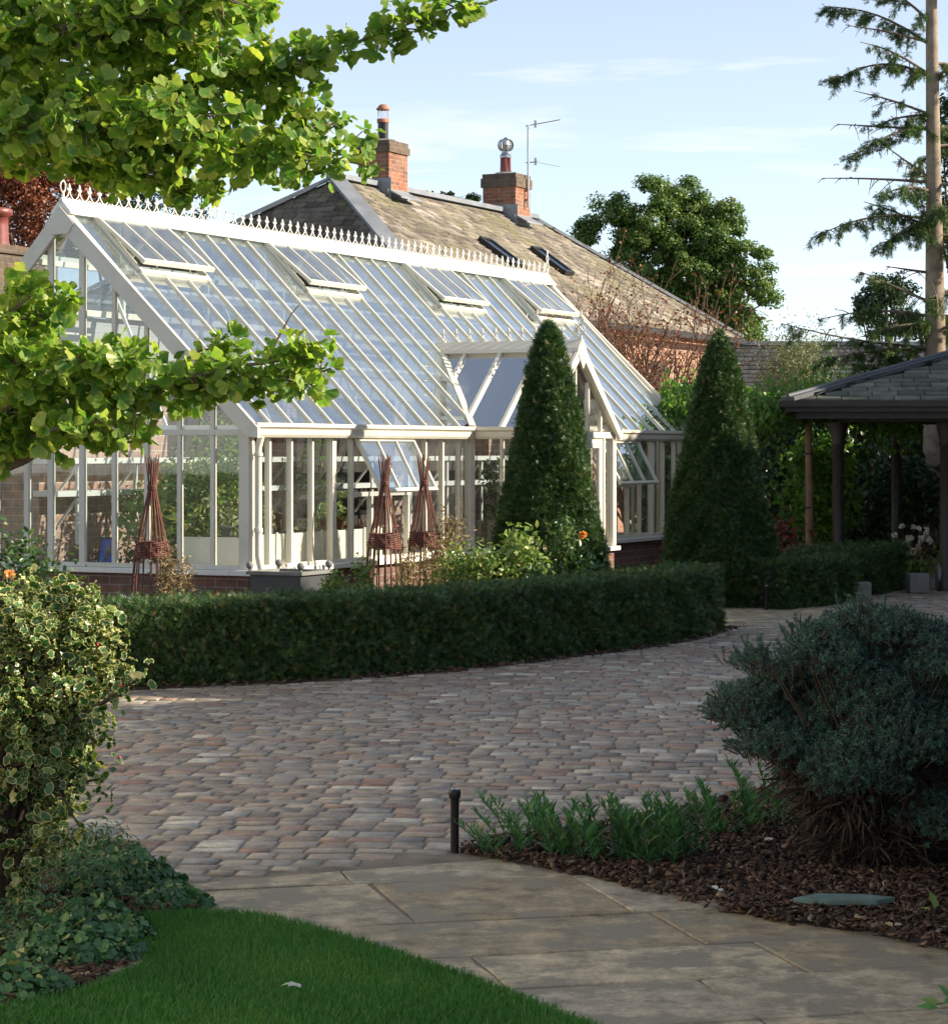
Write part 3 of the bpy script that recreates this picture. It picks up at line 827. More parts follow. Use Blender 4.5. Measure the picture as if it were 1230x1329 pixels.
def finial(p):
    mb = MB(); p = Vector(p)
    mb.tube([p, p + Vector((0, 0, .06))], [.022, .012], 8)
    for k, (zc, rr) in enumerate(((.12, .055), (.22, .042))):
        pts = [p + Vector((rr * .75 * math.sin(t), 0, zc - rr * math.cos(t))) for t in np.linspace(0, 2 * math.pi, 13)]
        mb.tube(pts, .008, 5)
    mb.tube([p + Vector((0, 0, .25)), p + Vector((0, 0, .30)), p + Vector((0, 0, .34))], [.008, .014, .002], 6)
    return mb
finial((-.02, VR, ZR + .09)).build('finial', M['ridge_paint'], ridge)
finial((LEN + .02, VR, ZR + .09)).build('finial', M['ridge_paint'], ridge)
# bargeboards on both gables
for uu, ex in ((-.075, .045), (LEN + .03, .045)):
    mb = MB()
    d = .15
    a = Vector((uu, -.14, ZE - .02)); t = Vector((uu, VR, ZR + .03)); bk = Vector((uu, VB + .06, ZB - .08))
    mb.prism([a, t, bk, bk + Vector((0, -.05, -d)), t + Vector((0, 0, -d * 1.45)), a + Vector((0, .12, -d * .55)), a + Vector((0, 0, -d * .62))], (ex, 0, 0))
    mb.prism([t + Vector((-.012, -.16, -.17)), t + Vector((-.012, 0, -.0)), t + Vector((-.012, .16, -.17)), t + Vector((-.012, .1, -.27)), t + Vector((-.012, -.1, -.27))], (.01, 0, 0))
    mb.build('bargeboard', M['paint'], gh, .004)
# gable frames and glass
def rake(v): return ZE + (v / VR) * (ZR - ZE) if v <= VR else ZR - (v - VR) / (VB - VR) * (ZR - ZB)
for uu, d in ((.0, .05), (LEN - .05, .05)):
    mb = MB()
    vs = [.38 + .352 * k for k in range(6)]
    for v in vs:
        w = .06 if abs(v - 1.98) < .2 else .042
        mb.box(uu, uu + d, v - w / 2, v + w / 2, SILL, rake(v) - .1)
    v2 = vs[-1]
    if uu < 1:
        for v in (VB, VB + .352, VB + .70, EXT - .02): mb.box(uu, uu + d, v - .025, v + .025, SILL, 2.5 + (EXT - v) * .5 if v > VB + .1 else ZB - .1)
        mb.box(uu - .004, uu + d - .006, .1, EXT, 1.835, 1.885)
        mb.box(uu - .003, uu + d - .004, .1, EXT, SILL, SILL + .04)
        mb.bar((uu + .02, VB, 3.0), (uu + .02, EXT + .05, 2.45), .05, .10, (0, .5, 1))
        mb.bar((uu + .02, VR, 3.02), (uu + .02, VB, 3.02), .045, .05)
    else:
        mb.box(uu - .004, uu + d - .006, .1, VB, 1.835, 1.885)
    mb.bar((uu + .025, .04, ZE - .06), (uu + .025, VR, ZR - .09), .052, .055, (0, -.7, .7))
    mb.bar((uu + .025, VR, ZR - .09), (uu + .025, VB, ZB - .08), .052, .055, (0, .7, .7))
    mb.build('gable_frame', M['paint'], gh, .003)
mb = MB(); mb.poly([(.03, .05, SILL), (.03, EXT, SILL), (.03, EXT, 2.45), (.03, VB, 3.0), (.03, VB, ZB - .06), (.03, VR, ZR - .08), (.03, .05, ZE - .04)])
mb.build('gable_glass', M['glass'], gh); mb = MB()
mb.poly([(LEN - .03, .05, SILL), (LEN - .03, VB, SILL), (LEN - .03, VB, ZB - .06), (LEN - .03, VR, ZR - .08), (LEN - .03, .05, ZE - .04)])
mb.build('gable_glass', M['glass'], gh)
# the low lean-to behind the gable's far end
mb = MB(); mb.poly([(0, VB, 3.0), (1.4, VB, 3.0), (1.4, EXT, 2.45), (0, EXT, 2.45)])
mb.build('lean_to_glass', M['roof_glass'], gh)
mb = MB()
for u in (.02, .45, .9, 1.38): mb.bar((u, VB, 3.02), (u, EXT + .05, 2.47), .04, .05, (0, .5, 1))
mb.build('lean_to_frame', M['paint'], gh)

# roof vents, hinged at the ridge and propped open
for vi in VENT_I:
    u0, u1 = vi * PITCH, (vi + 3) * PITCH
    a = R(6.5)
    od = (sdv * math.cos(a) + nrm * math.sin(a)).normalized(); on = (nrm * math.cos(a) - sdv * math.sin(a)).normalized()
    hp = lambda u, s, h=0.0: rp(u, VENT_L[0], .035) + od * s + on * h
    ln = VENT_L[1] - VENT_L[0] + .02
    mb = MB()
    for k in range(4):
        u = u0 + (u1 - u0) * k / 3
        mb.bar(hp(u, 0), hp(u, ln), .036 if k in (0, 3) else .021, .036, on)
    mb.bar(hp(u0 - .03, ln), hp(u1 + .03, ln), .04, .045, on); mb.bar(hp(u0 - .03, .01), hp(u1 + .03, .01), .04, .04, on)
    vt = mb.build('roof_vent', M['paint'], gh, .003)
    mb = MB(); mb.poly([hp(u0, 0, .008), hp(u0, ln, .008), hp(u1, ln, .008), hp(u1, 0, .008)]); mb.build('pane', M['vent_glass'], vt)
    mb = MB()
    mb.bar(rp(u0 - .02, VENT_L[1] + .06, .01), rp(u1 + .02, VENT_L[1] + .06, .01), .05, .05, nrm)
    for u in (u0, u1): mb.bar(rp(u, VENT_L[0], .012), rp(u, VENT_L[1] + .06, .012), .040, .052, nrm)
    for u in (u0 + .3, u1 - .3): mb.bar(rp(u, VENT_L[1] + .03, .0), hp(u, ln - .04, -.02), .012, .012)
    mb.build('vent_curb', M['paint'], vt)
# side vents hung from the eaves and pushed out
for a0, b0 in SV:
    mb = MB(); th = R(28)
    hp = lambda u, s, h=0.0: Vector((u, -.02 - math.sin(th) * s - h * math.cos(th), zt - .005 - math.cos(th) * s + h * math.sin(th)))
    ln = .565; nn = Vector((0, -math.cos(th), math.sin(th)))
    for k in range(4):
        u = a0 + (b0 - a0) * k / 3; mb.bar(hp(u, 0), hp(u, ln), .034 if k in (0, 3) else .022, .035, nn)
    mb.bar(hp(a0 - .02, ln), hp(b0 + .02, ln), .035, .04, nn); mb.bar(hp(a0 - .02, .01), hp(b0 + .02, .01), .035, .035, nn)
    vt = mb.build('side_vent', M['paint'], gh, .003)
    mb = MB(); mb.poly([hp(a0, 0), hp(a0, ln), hp(b0, ln), hp(b0, 0)]); mb.build('pane', M['roof_glass'], vt)
    mb = MB(); mb.bar((a0 + .6, .02, 1.30), hp(a0 + .6, ln - .03), .012, .02); mb.build('stay', M['iron'], vt)

# porch
mb = MB(); pr = Vector((UC, 0, ZP))
for sgn in (-1, 1):
    for v in (.55, .12, -.33):
        dd = HW * (1 - max(0, v) / VP) if v > 0 else HW + .03
        e = Vector((UC + sgn * dd, v, ZP - (ZP - ZE) * dd / HW))
        mb.bar((UC, v, ZP + .01), e + Vector((0, 0, .01)), .035, .05, (sgn * .65, 0, .76))
    mb.bar((UC, VP + .02, ZP + .03), (UC + sgn * HW, -.0, ZE + .03), .07, .03, (sgn * .4, -.4, .8))
    mb.bar((UC, -PO + .02, ZP + .01), (UC + sgn * (HW + .03), -PO + .02, ZE - .01), .06, .06, (sgn * .65, 0, .76))
mb.build('porch_rafter', M['paint'], gh)
mb = MB()
for sgn in (-1, 1):
    mb.poly([(UC, -PO, ZP), (UC + sgn * HW, -PO, ZE), (UC + sgn * HW, 0, ZE), (UC, VP, ZP)])
mb.build('porch_roof_glass', M['glass'], gh)
rd = MB(); y0, y1 = -PO - .07, VP + .06
rd.prism([(UC - .13, y0, ZP - .06), (UC - .11, y0, ZP - .02), (UC - .02, y0, ZP + .07), (UC + .02, y0, ZP + .07), (UC + .11, y0, ZP - .02), (UC + .13, y0, ZP - .06)], (0, y1 - y0, 0))
pridge = rd.build('porch_ridge', M['paint'], gh, .004)
mb = MB(); npc = 11; pc = (y1 - y0) / npc
for i in range(npc): crest(mb, (UC, y0 + (i + .5) * pc, ZP + .07), (0, 1, 0), .155, pc)
mb.build('ridge_cresting', M['paint'], pridge)
f = finial((0, 0, 0)); f.v = [(UC + p[1], y0 + .02 + p[0], ZP + .06 + p[2]) for p in f.v]; f.build('finial', M['paint'], pridge)
mb = MB()
t = Vector((UC, -PO - .07, ZP + .05)); d = .11
mb.prism([(UC - HW - .06, t.y, ZE - .02), t, (UC + HW + .06, t.y, ZE - .02), (UC + HW + .03, t.y, ZE - .10), t + Vector((0, 0, -.145)), (UC - HW - .03, t.y, ZE - .10)], (0, .045, 0))
mb.prism([(UC - .13, t.y - .01, ZP - .09), t + Vector((0, -.01, .03)), (UC + .13, t.y - .01, ZP - .09), (UC, t.y - .01, ZP - .25)], (0, .008, 0))
mb.build('bargeboard', M['paint'], gh, .004)
mb = MB()
yf = -PO
for u in (UL, UR): mb.box(u - .045, u + .045, yf - .01, yf + .075, SILL, ZE)
mb.box(UL, UR, yf - .004, yf + .07, ZE - .09, ZE - .02)
for k, u in enumerate((-.72, -.36, 0, .36, .72)): mb.box(UC + u - .017, UC + u + .017, yf + .005, yf + .05, ZE - .02, ZP - abs(u) * (ZP - ZE) / HW - .08)
for u in (UL + .01, UR - .05):                                       # side returns
    mb.box(u, u + .05, yf + .4, yf + .435, SILL, ZE - .05); mb.box(u - .003, u + .047, yf, 0, ZE - .1, ZE - .05); mb.box(u - .002, u + .048, yf, 0, SILL, SILL + .035)
for u in (UL + .24, UR - .30): mb.box(u, u + .05, yf + .002, yf + .062, .02, ZE - .09)
mb.build('porch_frame', M['paint'], gh, .003)
mb = MB(); mb.poly([(UL, yf + .03, ZE - .02), (UR, yf + .03, ZE - .02), (UC, yf + .03, ZP - .04)])
mb.poly([(UL + .03, yf, SILL), (UL + .03, 0, SILL), (UL + .03, 0, ZE - .06), (UL + .03, yf, ZE - .06)]); mb.poly([(UR - .03, yf, SILL), (UR - .03, 0, SILL), (UR - .03, 0, ZE - .06), (UR - .03, yf, ZE - .06)])
mb.poly([(UL + .04, yf + .03, SILL), (UL + .25, yf + .03, SILL), (UL + .25, yf + .03, ZE - .09), (UL + .04, yf + .03, ZE - .09)]); mb.poly([(UR - .25, yf + .03, SILL), (UR - .04, yf + .03, SILL), (UR - .04, yf + .03, ZE - .09), (UR - .25, yf + .03, ZE - .09)])
mb.build('porch_glass', M['glass'], gh)
for sgn, (d0, d1) in ((-1, (UL + .30, UC - .004)), (1, (UC + .004, UR - .31))):
    mb = MB()
    mb.box(d0, d0 + .09, yf + .012, yf + .052, .03, ZE - .10); mb.box(d1 - .09, d1, yf + .012, yf + .052, .03, ZE - .10)
    mb.box(d0 + .09, d1 - .09, yf + .014, yf + .050, ZE - .20, ZE - .10); mb.box(d0 + .09, d1 - .09, yf + .014, yf + .050, .03, .62)
    mb.box((d0 + d1) / 2 - .014, (d0 + d1) / 2 + .014, yf + .018, yf + .046, .62, ZE - .2)
    dr = mb.build('door', M['paint'], gh, .004)
    mb = MB(); mb.poly([(d0 + .09, yf + .03, .62), (d1 - .09, yf + .03, .62), (d1 - .09, yf + .03, ZE - .2), (d0 + .09, yf + .03, ZE - .2)]); mb.build('pane', M['glass'], dr)
    mb = MB(); hx = d1 - .045 if sgn < 0 else d0 + .045; mb.tube([(hx, yf + .01, .98), (hx, yf - .045, .98), (hx - sgn * -.09, yf - .045, .975)], .009, 6); mb.build('handle', M['iron'], dr)
# shelves on the rear wall, with diagonal brackets
for z in (1.26, 1.57):
    mb = MB(); mb.box(.1, LEN - .1, 2.12, 2.40, z, z + .055)
    for k in range(11): mb.bar((.5 + k, 2.40, z - .28), (.5 + k, 2.17, z - .01), .022, .022)
    for k in range(11): mb.box(.48 + k, .52 + k, 2.16, 2.19, .8 if z < 1.4 else 1.3, z - .002)
    mb.build('shelf', M['white_board'], gh)

# old garden wall behind the greenhouse, with openings backed by dark sheets
gwall = thing('garden_wall', 'tall old brick garden wall with dark openings behind the greenhouse', 'wall', O, ANG)
mb = MB()
VW = VB + .03
ops = [(2.5, 4.9), (5.2, 7.6), (7.9, 10.3)]
u = .55
for a, b in ops:
    mb.box(u, a, VW, VW + .3, -.05, 2.3); u = b
mb.box(u, LEN + .6, VW, VW + .3, -.05, 2.3)
mb.box(.55, LEN + .6, VW, VW + .3, 2.3, 2.98)
for a, b in ops: mb.box(a, b, VW + .001, VW + .299, -.05, .5)
mb.box(.25, .55, VW, VW + 1.0, -.05, 2.2)
mb.build('brickwork', M['wall_brick_old'], gwall)
mb = MB()
for a, b in ops: mb.box(a - .02, b + .02, VW + .305, VW + .34, .0, 2.5)
mb.build('dark_backing', M['dark_void'], gwall)  # dark sheets stand in for the unlit depth behind the openings
mb = MB(); mb.box(-.3, 1.8, EXT + .05, EXT + .35, -.05, 2.6); mb.build('end_return', M['wall_brick_old'], gwall)

# ---- things inside the greenhouse
def local_box(o, *a): return MB().box(*a)
bench = thing('planting_bench', 'white boarded planting bench behind the greenhouse side glass', 'bench', gw(.3, .25, 0), ANG)
mb = MB(); mb.box(0, 2.75, .0, .62, .62, .90); mb.box(.05, .12, .02, .6, 0, .62); mb.box(2.6, 2.7, .02, .6, 0, .62)
mb.box(0.3, 2.75, -.014, -.001, .60, .915)
mb.build('trough', M['white_board'], bench, .004)
for k in range(9): mb = MB(); mb.box(.3 + k * .29, .33 + k * .29, -.03, -.015, .58, .93); mb.build('cover_strip', M['white_board'], bench)
mb = MB(); mb.box(.02, 2.73, .02, .6, .885, .905); mb.build('potting_soil', M['soil'], bench)
def flower_pot(name, label, loc, r, h, mat, group=None, plant=None, pn=60, pr=.1):
    t = thing(name, label, 'plant pot', loc, 0, group)
    MB().lathe([(r * .7, 0), (r * .92, h * .8), (r * 1.05, h * .8), (r * 1.05, h), (r * .88, h), (r * .85, h * .85)], 14).build('pot', mat, t)
    if plant:
        P = rng.normal(size=(pn, 3)) * np.array((pr * .6, pr * .6, pr * .45)) + np.array((0, 0, h + pr * .6))
        scatter('foliage', plant, t, T_leaf(.5), P, frames(rng.normal(size=(pn, 3)) + np.array((0, 0, .6))), pr * .55)
    return t
bz = .905
flower_pot('flower_pot', 'terracotta pot on the white bench, left of the pair', gw(2.35, .5, bz), .07, .12, M['terracotta'], None, M['garden_leaf'])
flower_pot('flower_pot', 'terracotta pot on the white bench, right of the pair', gw(2.62, .52, bz), .075, .13, M['terracotta'], None, M['garden_leaf'])
flower_pot('flower_pot', 'small white flowered pot at the near end of the white bench', gw(.42, .48, bz), .06, .10, M['grey_stone'], None, M['willow_leaf'], 90, .15)
flower_pot('flower_pot', 'pale pot with grey succulent standing mid way along the white bench', gw(1.2, .5, bz), .07, .09, M['grey_stone'], None, M['willow_leaf'], 60, .09)
flower_pot('flower_pot', 'large grey pot inside the gable beside the stained glass panel', gw(.5, 1.2, .62), .12, .26, M['grey_stone'], None, M['garden_leaf'], 160, .28)
stand = thing('plant_stand', 'low timber stand behind the gable glass under the pots', 'plant stand', gw(.35, 1.0, 0), ANG)
mb = MB(); mb.box(0, .5, 0, 1.2, .57, .615); [mb.box(a, a + .05, b, b + .05, 0, .57) for a in (.02, .43) for b in (.03, 1.12)]
mb.build('stand_frame', M['white_board'], stand)
pic = thing('stained_glass_panel', 'small blue stained glass panel leaning inside the gable window', 'ornament', gw(.12, 1.50, SILL), ANG)
M['blue_glass'] = leaf_mat('blue_stained_glass', [(0, (.02, .04, .38)), (.5, (.05, .10, .55)), (1, (.20, .32, .60))], .2, 1, .2)
M['amber_glass'] = leaf_mat('amber_stained_glass', [(0, (.12, .08, .05)), (1, (.40, .33, .12))], .2, 1, .2)
mb = MB(); w_, h_ = .19, .26
for a in (((-.006, 0, 0), (-.006, w_, 0)), ((-.006, w_, 0), (.06, w_, h_)), ((.06, w_, h_), (.06, 0, h_)), ((.06, 0, h_), (-.006, 0, 0))): mb.bar(a[0], a[1], .016, .016)
mb.build('frame', M['dark_void'], pic)
px = lambda v, z: Vector((-.006 + .066 * z / h_, v, z))
mb = MB(); mb.poly([px(0, 0), px(w_, 0), px(w_, h_), px(0, h_)]); mb.build('pane', M['blue_glass'], pic, rnd=[.1, .9, .4, .2])
mb = MB(); off = Vector((-.004, 0, 0)); mb.poly([p + off for p in (px(.07, .10), px(.11, .08), px(.13, .15), px(.10, .21), px(.08, .19))]); mb.poly([p + off for p in (px(.02, .16), px(.03, .19), px(.08, .15), px(.15, .04), px(.13, .03))]); mb.poly([p + off for p in (px(.11, .02), px(.13, .02), px(.12, .09), px(.105, .09))])
mb.build('motif', M['amber_glass'], pic, rnd=[.2] * len(mb.v))
# wicker chair
ch = thing('wicker_chair', 'round backed wicker chair inside the greenhouse near the porch', 'chair', gw(4.0, .9, 0), ANG + R(190))
mb = MB(); mb.lathe([(.05, .40), (.26, .40), (.28, .43), (.26, .46), (.05, .46)], 18); mb.build('seat', M['willow'], ch)
mb = MB()
for k in range(15):
    a = R(-95 + 190 * k / 14); mb.tube([(.25 * math.cos(a), .25 * math.sin(a), .45), (.34 * math.cos(a), .34 * math.sin(a), .70), (.32 * math.cos(a), .32 * math.sin(a), .98 - .14 * abs(k - 7) / 7)], .012, 5)
for z, r in ((.6, .31), (.75, .345), (.9, .335)): mb.tube([(r * math.cos(R(a)), r * math.sin(R(a)), z) for a in range(-95, 96, 10)], .016, 5)
mb.build('backrest', M['willow'], ch)
for a in (45, 135, 225, 315): MB().tube([(.2 * math.cos(R(a)), .2 * math.sin(R(a)), .41), (.24 * math.cos(R(a)), .24 * math.sin(R(a)), 0)], .016, 6).build('leg', M['willow'], ch)
# plants inside
def bushy(name, label, loc, r, h, n, leaf, mat, T=None, group=None, stems=10, flowers=None, fl_mat=None, fl_size=.03, stem_mat=None, cat='plant', z0=.1):
    t = thing(name, label, cat, loc, 0, group)
    nc = max(6, n // 45)
    cz = z0 * h + (1 - z0) * h * rng.random(nc) ** .8
    ang = rng.random(nc) * 2 * math.pi; rr = r * np.sqrt(rng.random(nc)) * (1 - .45 * (cz / h) ** 2)
    cc = np.stack([rr * np.cos(ang), rr * np.sin(ang), cz], 1)
    idx = rng.integers(0, nc, n)
    P = cc[idx] + rng.normal(size=(n, 3)) * np.array((r * .2, r * .2, h * .09)); P[:, 2] = np.maximum(P[:, 2], .01)
    N = unit(rng.normal(size=(n, 3)) * .7 + np.array((0, 0, .6)))
    scatter('foliage', mat, t, T or T_leaf(.5), P, frames(N), leaf * (.6 + .8 * rng.random(n)))
    mb = MB()
    for k in range(stems):
        e = cc[rng.integers(nc)]; mb.tube([(e[0] * .15, e[1] * .15, 0), (e[0] * .6, e[1] * .6, e[2] * .55), tuple(e)], [.006 + h * .004, .005, .002], 5)
    mb.build('stems', stem_mat or M['twig'], t)
    if flowers:
        for fx, fy, fz in flowers:
            k = 26; d = rand_dir(k); d[:, 2] = np.abs(d[:, 2])
            scatter('flower', fl_mat, t, T_oval(.9), np.array((fx, fy, fz)) + d * fl_size * .35, frames(d + rng.normal(size=(k, 3)) * .3), fl_size * .7)
    return t
bushy('tomato_plant', 'tall leafy green plant with yellowing leaves inside the gable, nearest the corner', gw(.85, .95, 0), .55, 1.5, 5200, .065, M['garden_leaf'])
bushy('tomato_plant', 'tall green plant climbing a cane inside the gable, behind the red willow obelisk', gw(1.5, 1.15, 0), .36, 1.95, 2250, .065, M['garden_leaf'])
bushy('potted_shrub', 'bushy yellow green shrub inside the gable above the stained glass', gw(1.3, 1.75, .3), .42, 1.05, 2800, .065, M['garden_leaf'])
bushy('vine', 'green vine against the rear wall seen through the middle side panes', gw(4.6, 1.9, 0), .35, 1.7, 800, .08, M['garden_leaf'])
bushy('potted_shrub', 'leafy shrub inside the greenhouse beyond the porch', gw(8.3, 1.3, .2), .4, 1.2, 700, .08, M['ivy'])

# =============================================================== HOUSE
ridge_a = Vector((-2.5, 45.0, 0))
house = thing('brick_house', 'old brick house with lichened hipped slate roof behind the greenhouse', 'house', ridge_a, ANG)
HR, HE = 6.58, 4.12
RL = 8.68; K = 3.46; KB = 4.4; AL = 2.8
P0 = Vector((0, 0, HR)); P1 = Vector((RL, 0, HR))
FL = Vector((-AL, -K, HE)); FR = Vector((RL + K, -K, HE)); BL = Vector((-AL, KB, HE)); BR = Vector((RL + K, KB, HE))
def slates(name, poly, e_u, mat, parent, w=.30, h=.17, lift=.012, seed=1):
    """overlapping slates laid in courses on a plane polygon (3D points); e_u along the courses"""
    p0 = Vector(poly[0]); e_u = Vector(e_u).normalized()
    n = Vector(); 
    for i in range(1, len(poly) - 1): n += (Vector(poly[i]) - p0).cross(Vector(poly[i + 1]) - p0)
    n.normalize()
    if n.z < 0: n = -n
    e_v = n.cross(e_u).normalized()
    if e_v.z < 0: e_v = -e_v
    q = [((Vector(p) - p0).dot(e_u), (Vector(p) - p0).dot(e_v)) for p in poly]
    x0, x1 = min(a for a, b in q), max(a for a, b in q); y0, y1 = min(b for a, b in q), max(b for a, b in q)
    C = []; D = []
    y = y0; r = 0
    while y < y1 + h:
        x = x0 - w * (.5 if r % 2 else 0)
        while x < x1 + w:
            ww = w * random.uniform(.8, 1.2)
            C.append((x + ww / 2, y + h / 2)); D.append((ww, h)); x += ww
        y += h; r += 1
    C = np.array(C); D = np.array(D)
    cen = np.mean(np.array(q), 0)
    qs = [(cen[0] + (a - cen[0]) * 1.0, cen[1] + (b - cen[1]) * 1.0) for a, b in q]
    k = inside(qs, C); C, D = C[k], D[k]; m = len(C)
    tv = np.array([(-.5, -.5, 1), (.5, -.5, 1), (.5, .75, .15), (-.5, .75, .15), (-.5, -.5, .2), (.5, -.5, .2)])
    tf = np.array([(0, 1, 2, 3), (0, 4, 5, 1), (1, 5, 2, 2), (0, 3, 4, 4)])[:2]
    lx = C[:, :1] + tv[None, :, 0] * (D[:, :1] - .012); ly = C[:, 1:] + tv[None, :, 1] * D[:, 1:] + rng.normal(size=(m, 1)) * .006
    lz = tv[None, :, 2] * (lift + .012 * rng.random((m, 1))) + .004
    eu, ev, nn = np.array(e_u), np.array(e_v), np.array(n)
    V = np.array(p0)[None, None] + lx[..., None] * eu + ly[..., None] * ev + lz[..., None] * nn
    Fc = (tf[None] + (np.arange(m) * 6)[:, None, None]).reshape(-1, 4)
    tone = np.clip(rng.random(m) * .8 + .2 * np.sin(C[:, 0] * .9 + C[:, 1] * 1.7) * .5 + .1, 0, 1)
    return raw_mesh(name, V.reshape(-1, 3), Fc, mat, parent, {'rnd': np.repeat(tone, 6)})
rf = MB()
rf.poly([P0, FL, FR, P1]); rf.poly([P0, BL, FL]); rf.poly([P1, FR, BR]); rf.poly([P0, P1, BR, BL])
rf.poly([FL, BL, BR, FR])
roof = rf.build('roof', M['slate_old'], house, rnd=[.2] * len(rf.v))
slates('roof_slates', [P0, FL, FR, P1], (1, 0, 0), M['slate_old'], roof, .26, .15, .02)
slates('roof_slates', [P0, BL, FL], (0, 1, 0), M['slate_old'], roof, .26, .15, .02)
slates('roof_slates', [P1, FR, BR], (0, 1, 0), M['slate_old'], roof, .26, .15, .02)
def roll(mb, p, q, w=.16, h=.05, up=(0, 0, 1)):
    mb.bar(p, q, w, h, up)
for a, b, w, up in ((P0, FL, .30, (-.4, -.4, .8)), (P0, BL, .30, (-.4, .4, .8)), (P1, FR, .16, (.4, -.4, .8)), (P1, BR, .2, (.4, .4, .8))):
    MB().bar(a + Vector((0, 0, .05)), b + Vector((0, 0, .05)), w, .06, up).build('hip_flashing', M['lead'], roof)
mb = MB(); mb.bar(P0 + Vector((-.1, 0, .055)), P1 + Vector((.1, 0, .055)), .26, .09); mb.build('ridge_tiles', M['lead'], roof)
mb = MB(); i = .3
mb.box(-AL + i, RL + K - i, -K + i, KB - i, 0, HE - .02); mb.build('wall', M['house_brick'], house)
mb = MB(); mb.box(-AL - .05, RL + K + .05, -K - .1, -K, HE - .12, HE - .02); mb.box(RL + K, RL + K + .1, -K - .1, KB, HE - .12, HE - .02)
mb.box(RL + K - .32, RL + K - .2, -K + .2, -K + .32, HE - .5, HE - .13)
mb.build('eaves_gutter', M['iron'], house)
mb = MB()
for uu in (1.5, 4.5, 7.5, 10.2): mb = MB(); mb.box(uu, uu + .9, -K + .285, -K + .31, 2.2, 3.5); mb.build('window', M['dark_void'], house)
# skylights
fs = (FL - P0); slope_d = Vector((0, -K, HE - HR)).normalized(); hn = Vector((0, slope_d.z, -slope_d.y)); hn = hn if hn.z > 0 else -hn
def hr(u, s, h=0): return Vector((u, 0, HR)) + slope_d * s + hn * h
def house_u(x, y, s):
    best = None
    for k in range(0, 1200):
        u = -2 + k * .01; p = hr(u, s)
        w = Vector((ridge_a.x + math.cos(ANG) * p.x - math.sin(ANG) * p.y, ridge_a.y + math.sin(ANG) * p.x + math.cos(ANG) * p.y, p.z))
        xx = 615 + F * w.x / w.y
        if best is None or abs(xx - x) < best[0]: best = (abs(xx - x), u, 584 - (w.z - EYE) * F / w.y)
    return best
for xt, yt in ((648, 331), (714, 343)):
    s = min((abs(house_u(xt, yt, q)[2] - yt), q) for q in np.arange(.4, 3.9, .05))[1]
    u = house_u(xt, yt, s)[1]
    mb = MB(); a, b = .22, .42
    for p, q in (((u - a, s - b), (u + a, s - b)), ((u + a, s - b), (u + a, s + b)), ((u + a, s + b), (u - a, s + b)), ((u - a, s + b), (u - a, s - b))):
        mb.bar(hr(p[0], p[1], .07), hr(q[0], q[1], .07), .08, .09, hn)
    sk = mb.build('skylight', M['iron'], house)
    mb = MB(); mb.poly([hr(u - a, s - b, .085), hr(u + a, s - b, .085), hr(u + a, s + b, .085), hr(u - a, s + b, .085)])
    M.setdefault('skylight_glass', plain('skylight_glass', (.03, .05, .09), .05, 0, .05, 3, 0))
    mb.build('pane', M['skylight_glass'], sk)
# lean-to roof at the far right corner of the house
mb = MB(); q = [Vector((RL + K - 4, -K + .28, 3.0)), Vector((RL + K + .1, -K + .28, 3.0)), Vector((RL + K + .1, -K - 2.0, 2.2)), Vector((RL + K - 4, -K - 2.0, 2.2))]
mb.prism(q, (0, 0, -.08)); mb.build('lean_to_roof', M['slate_old'], house, rnd=[.5] * len(mb.v))
slates('lean_to_slates', [q[0], q[3], q[2], q[1]], (1, 0, 0), M['slate_old'], house, .34, .21, .03)
mb = MB(); mb.bar(q[1] + Vector((0, 0, .05)), q[2] + Vector((0, 0, .05)), .14, .1); mb.build('verge', M['lead'], house)
mb = MB(); mb.box(RL + K - 3.9, RL + K - .05, -K - 1.8, -K + .25, 0, 2.1); mb.build('lean_to_wall', M['house_brick'], house)
# chimneys belong to the house
def chimney(u, wu, wv, z1, zcap):
    c = MB(); c.box(u - wu / 2, u + wu / 2, -wv / 2, wv / 2, HR - .6, z1 - zcap)
    o = c.build('chimney', M['chimney_brick'], house); c = MB()
    c.box(u - wu / 2 - .035, u + wu / 2 + .035, -wv / 2 - .035, wv / 2 + .035, z1 - zcap, z1 - .09)
    c.box(u - wu / 2 - .01, u + wu / 2 + .01, -wv / 2 - .01, wv / 2 + .01, z1 - .09, z1)
    c.build('corbel', M['mossy_brick'], o)
    m = MB(); m.box(u - wu / 2 - .05, u + wu / 2 + .05, -wv / 2 - .012, -wv / 2 - .002, HR - .42, HR - .05); m.box(u - wu / 2 - .012, u - wu / 2 - .002, -wv / 2 - .05, wv / 2, HR - .3, HR + .16)
    m.prism([(u - wu / 2 - .02, -wv / 2 - .03, HR - .10), (u + wu / 2 + .02, -wv / 2 - .03, HR - .10), (u + wu / 2 + .04, -wv / 2 - .28, HR - .23), (u - wu / 2 - .04, -wv / 2 - .28, HR - .23)], (0, 0, .03))
    m.build('flashing', M['lead'], o)
    m = MB(); m.lathe([(wu * .42, 0), (wu * .3, .05), (.05, .07)], 12, (u, 0, z1 + .001)); m.build('mortar_bed', M['grey_stone'], o)
    return o
c1 = chimney(1.87, .76, .64, 7.44, .22)
m = MB(); m.lathe([(.10, 0), (.10, .38)], 14, (1.87, 0, 7.45)); m.build('flue', M['iron'], c1)
m = MB(); m.lathe([(.115, .36), (.115, .43), (.10, .43)], 14, (1.87, 0, 7.45)); m.build('flue_collar', M['terracotta'], c1); m = MB(); m.lathe([(.125, .60), (.13, .62), (.06, .70), (.02, .71)], 14, (1.87, 0, 7.45)); m.build('flue_cap', M['terracotta'], c1)
m = MB()
for k in range(10): a = 2 * math.pi * k / 10; m.tube([(1.87 + .1 * math.cos(a), .1 * math.sin(a), 7.87), (1.87 + .1 * math.cos(a), .1 * math.sin(a), 8.06)], .006, 4)
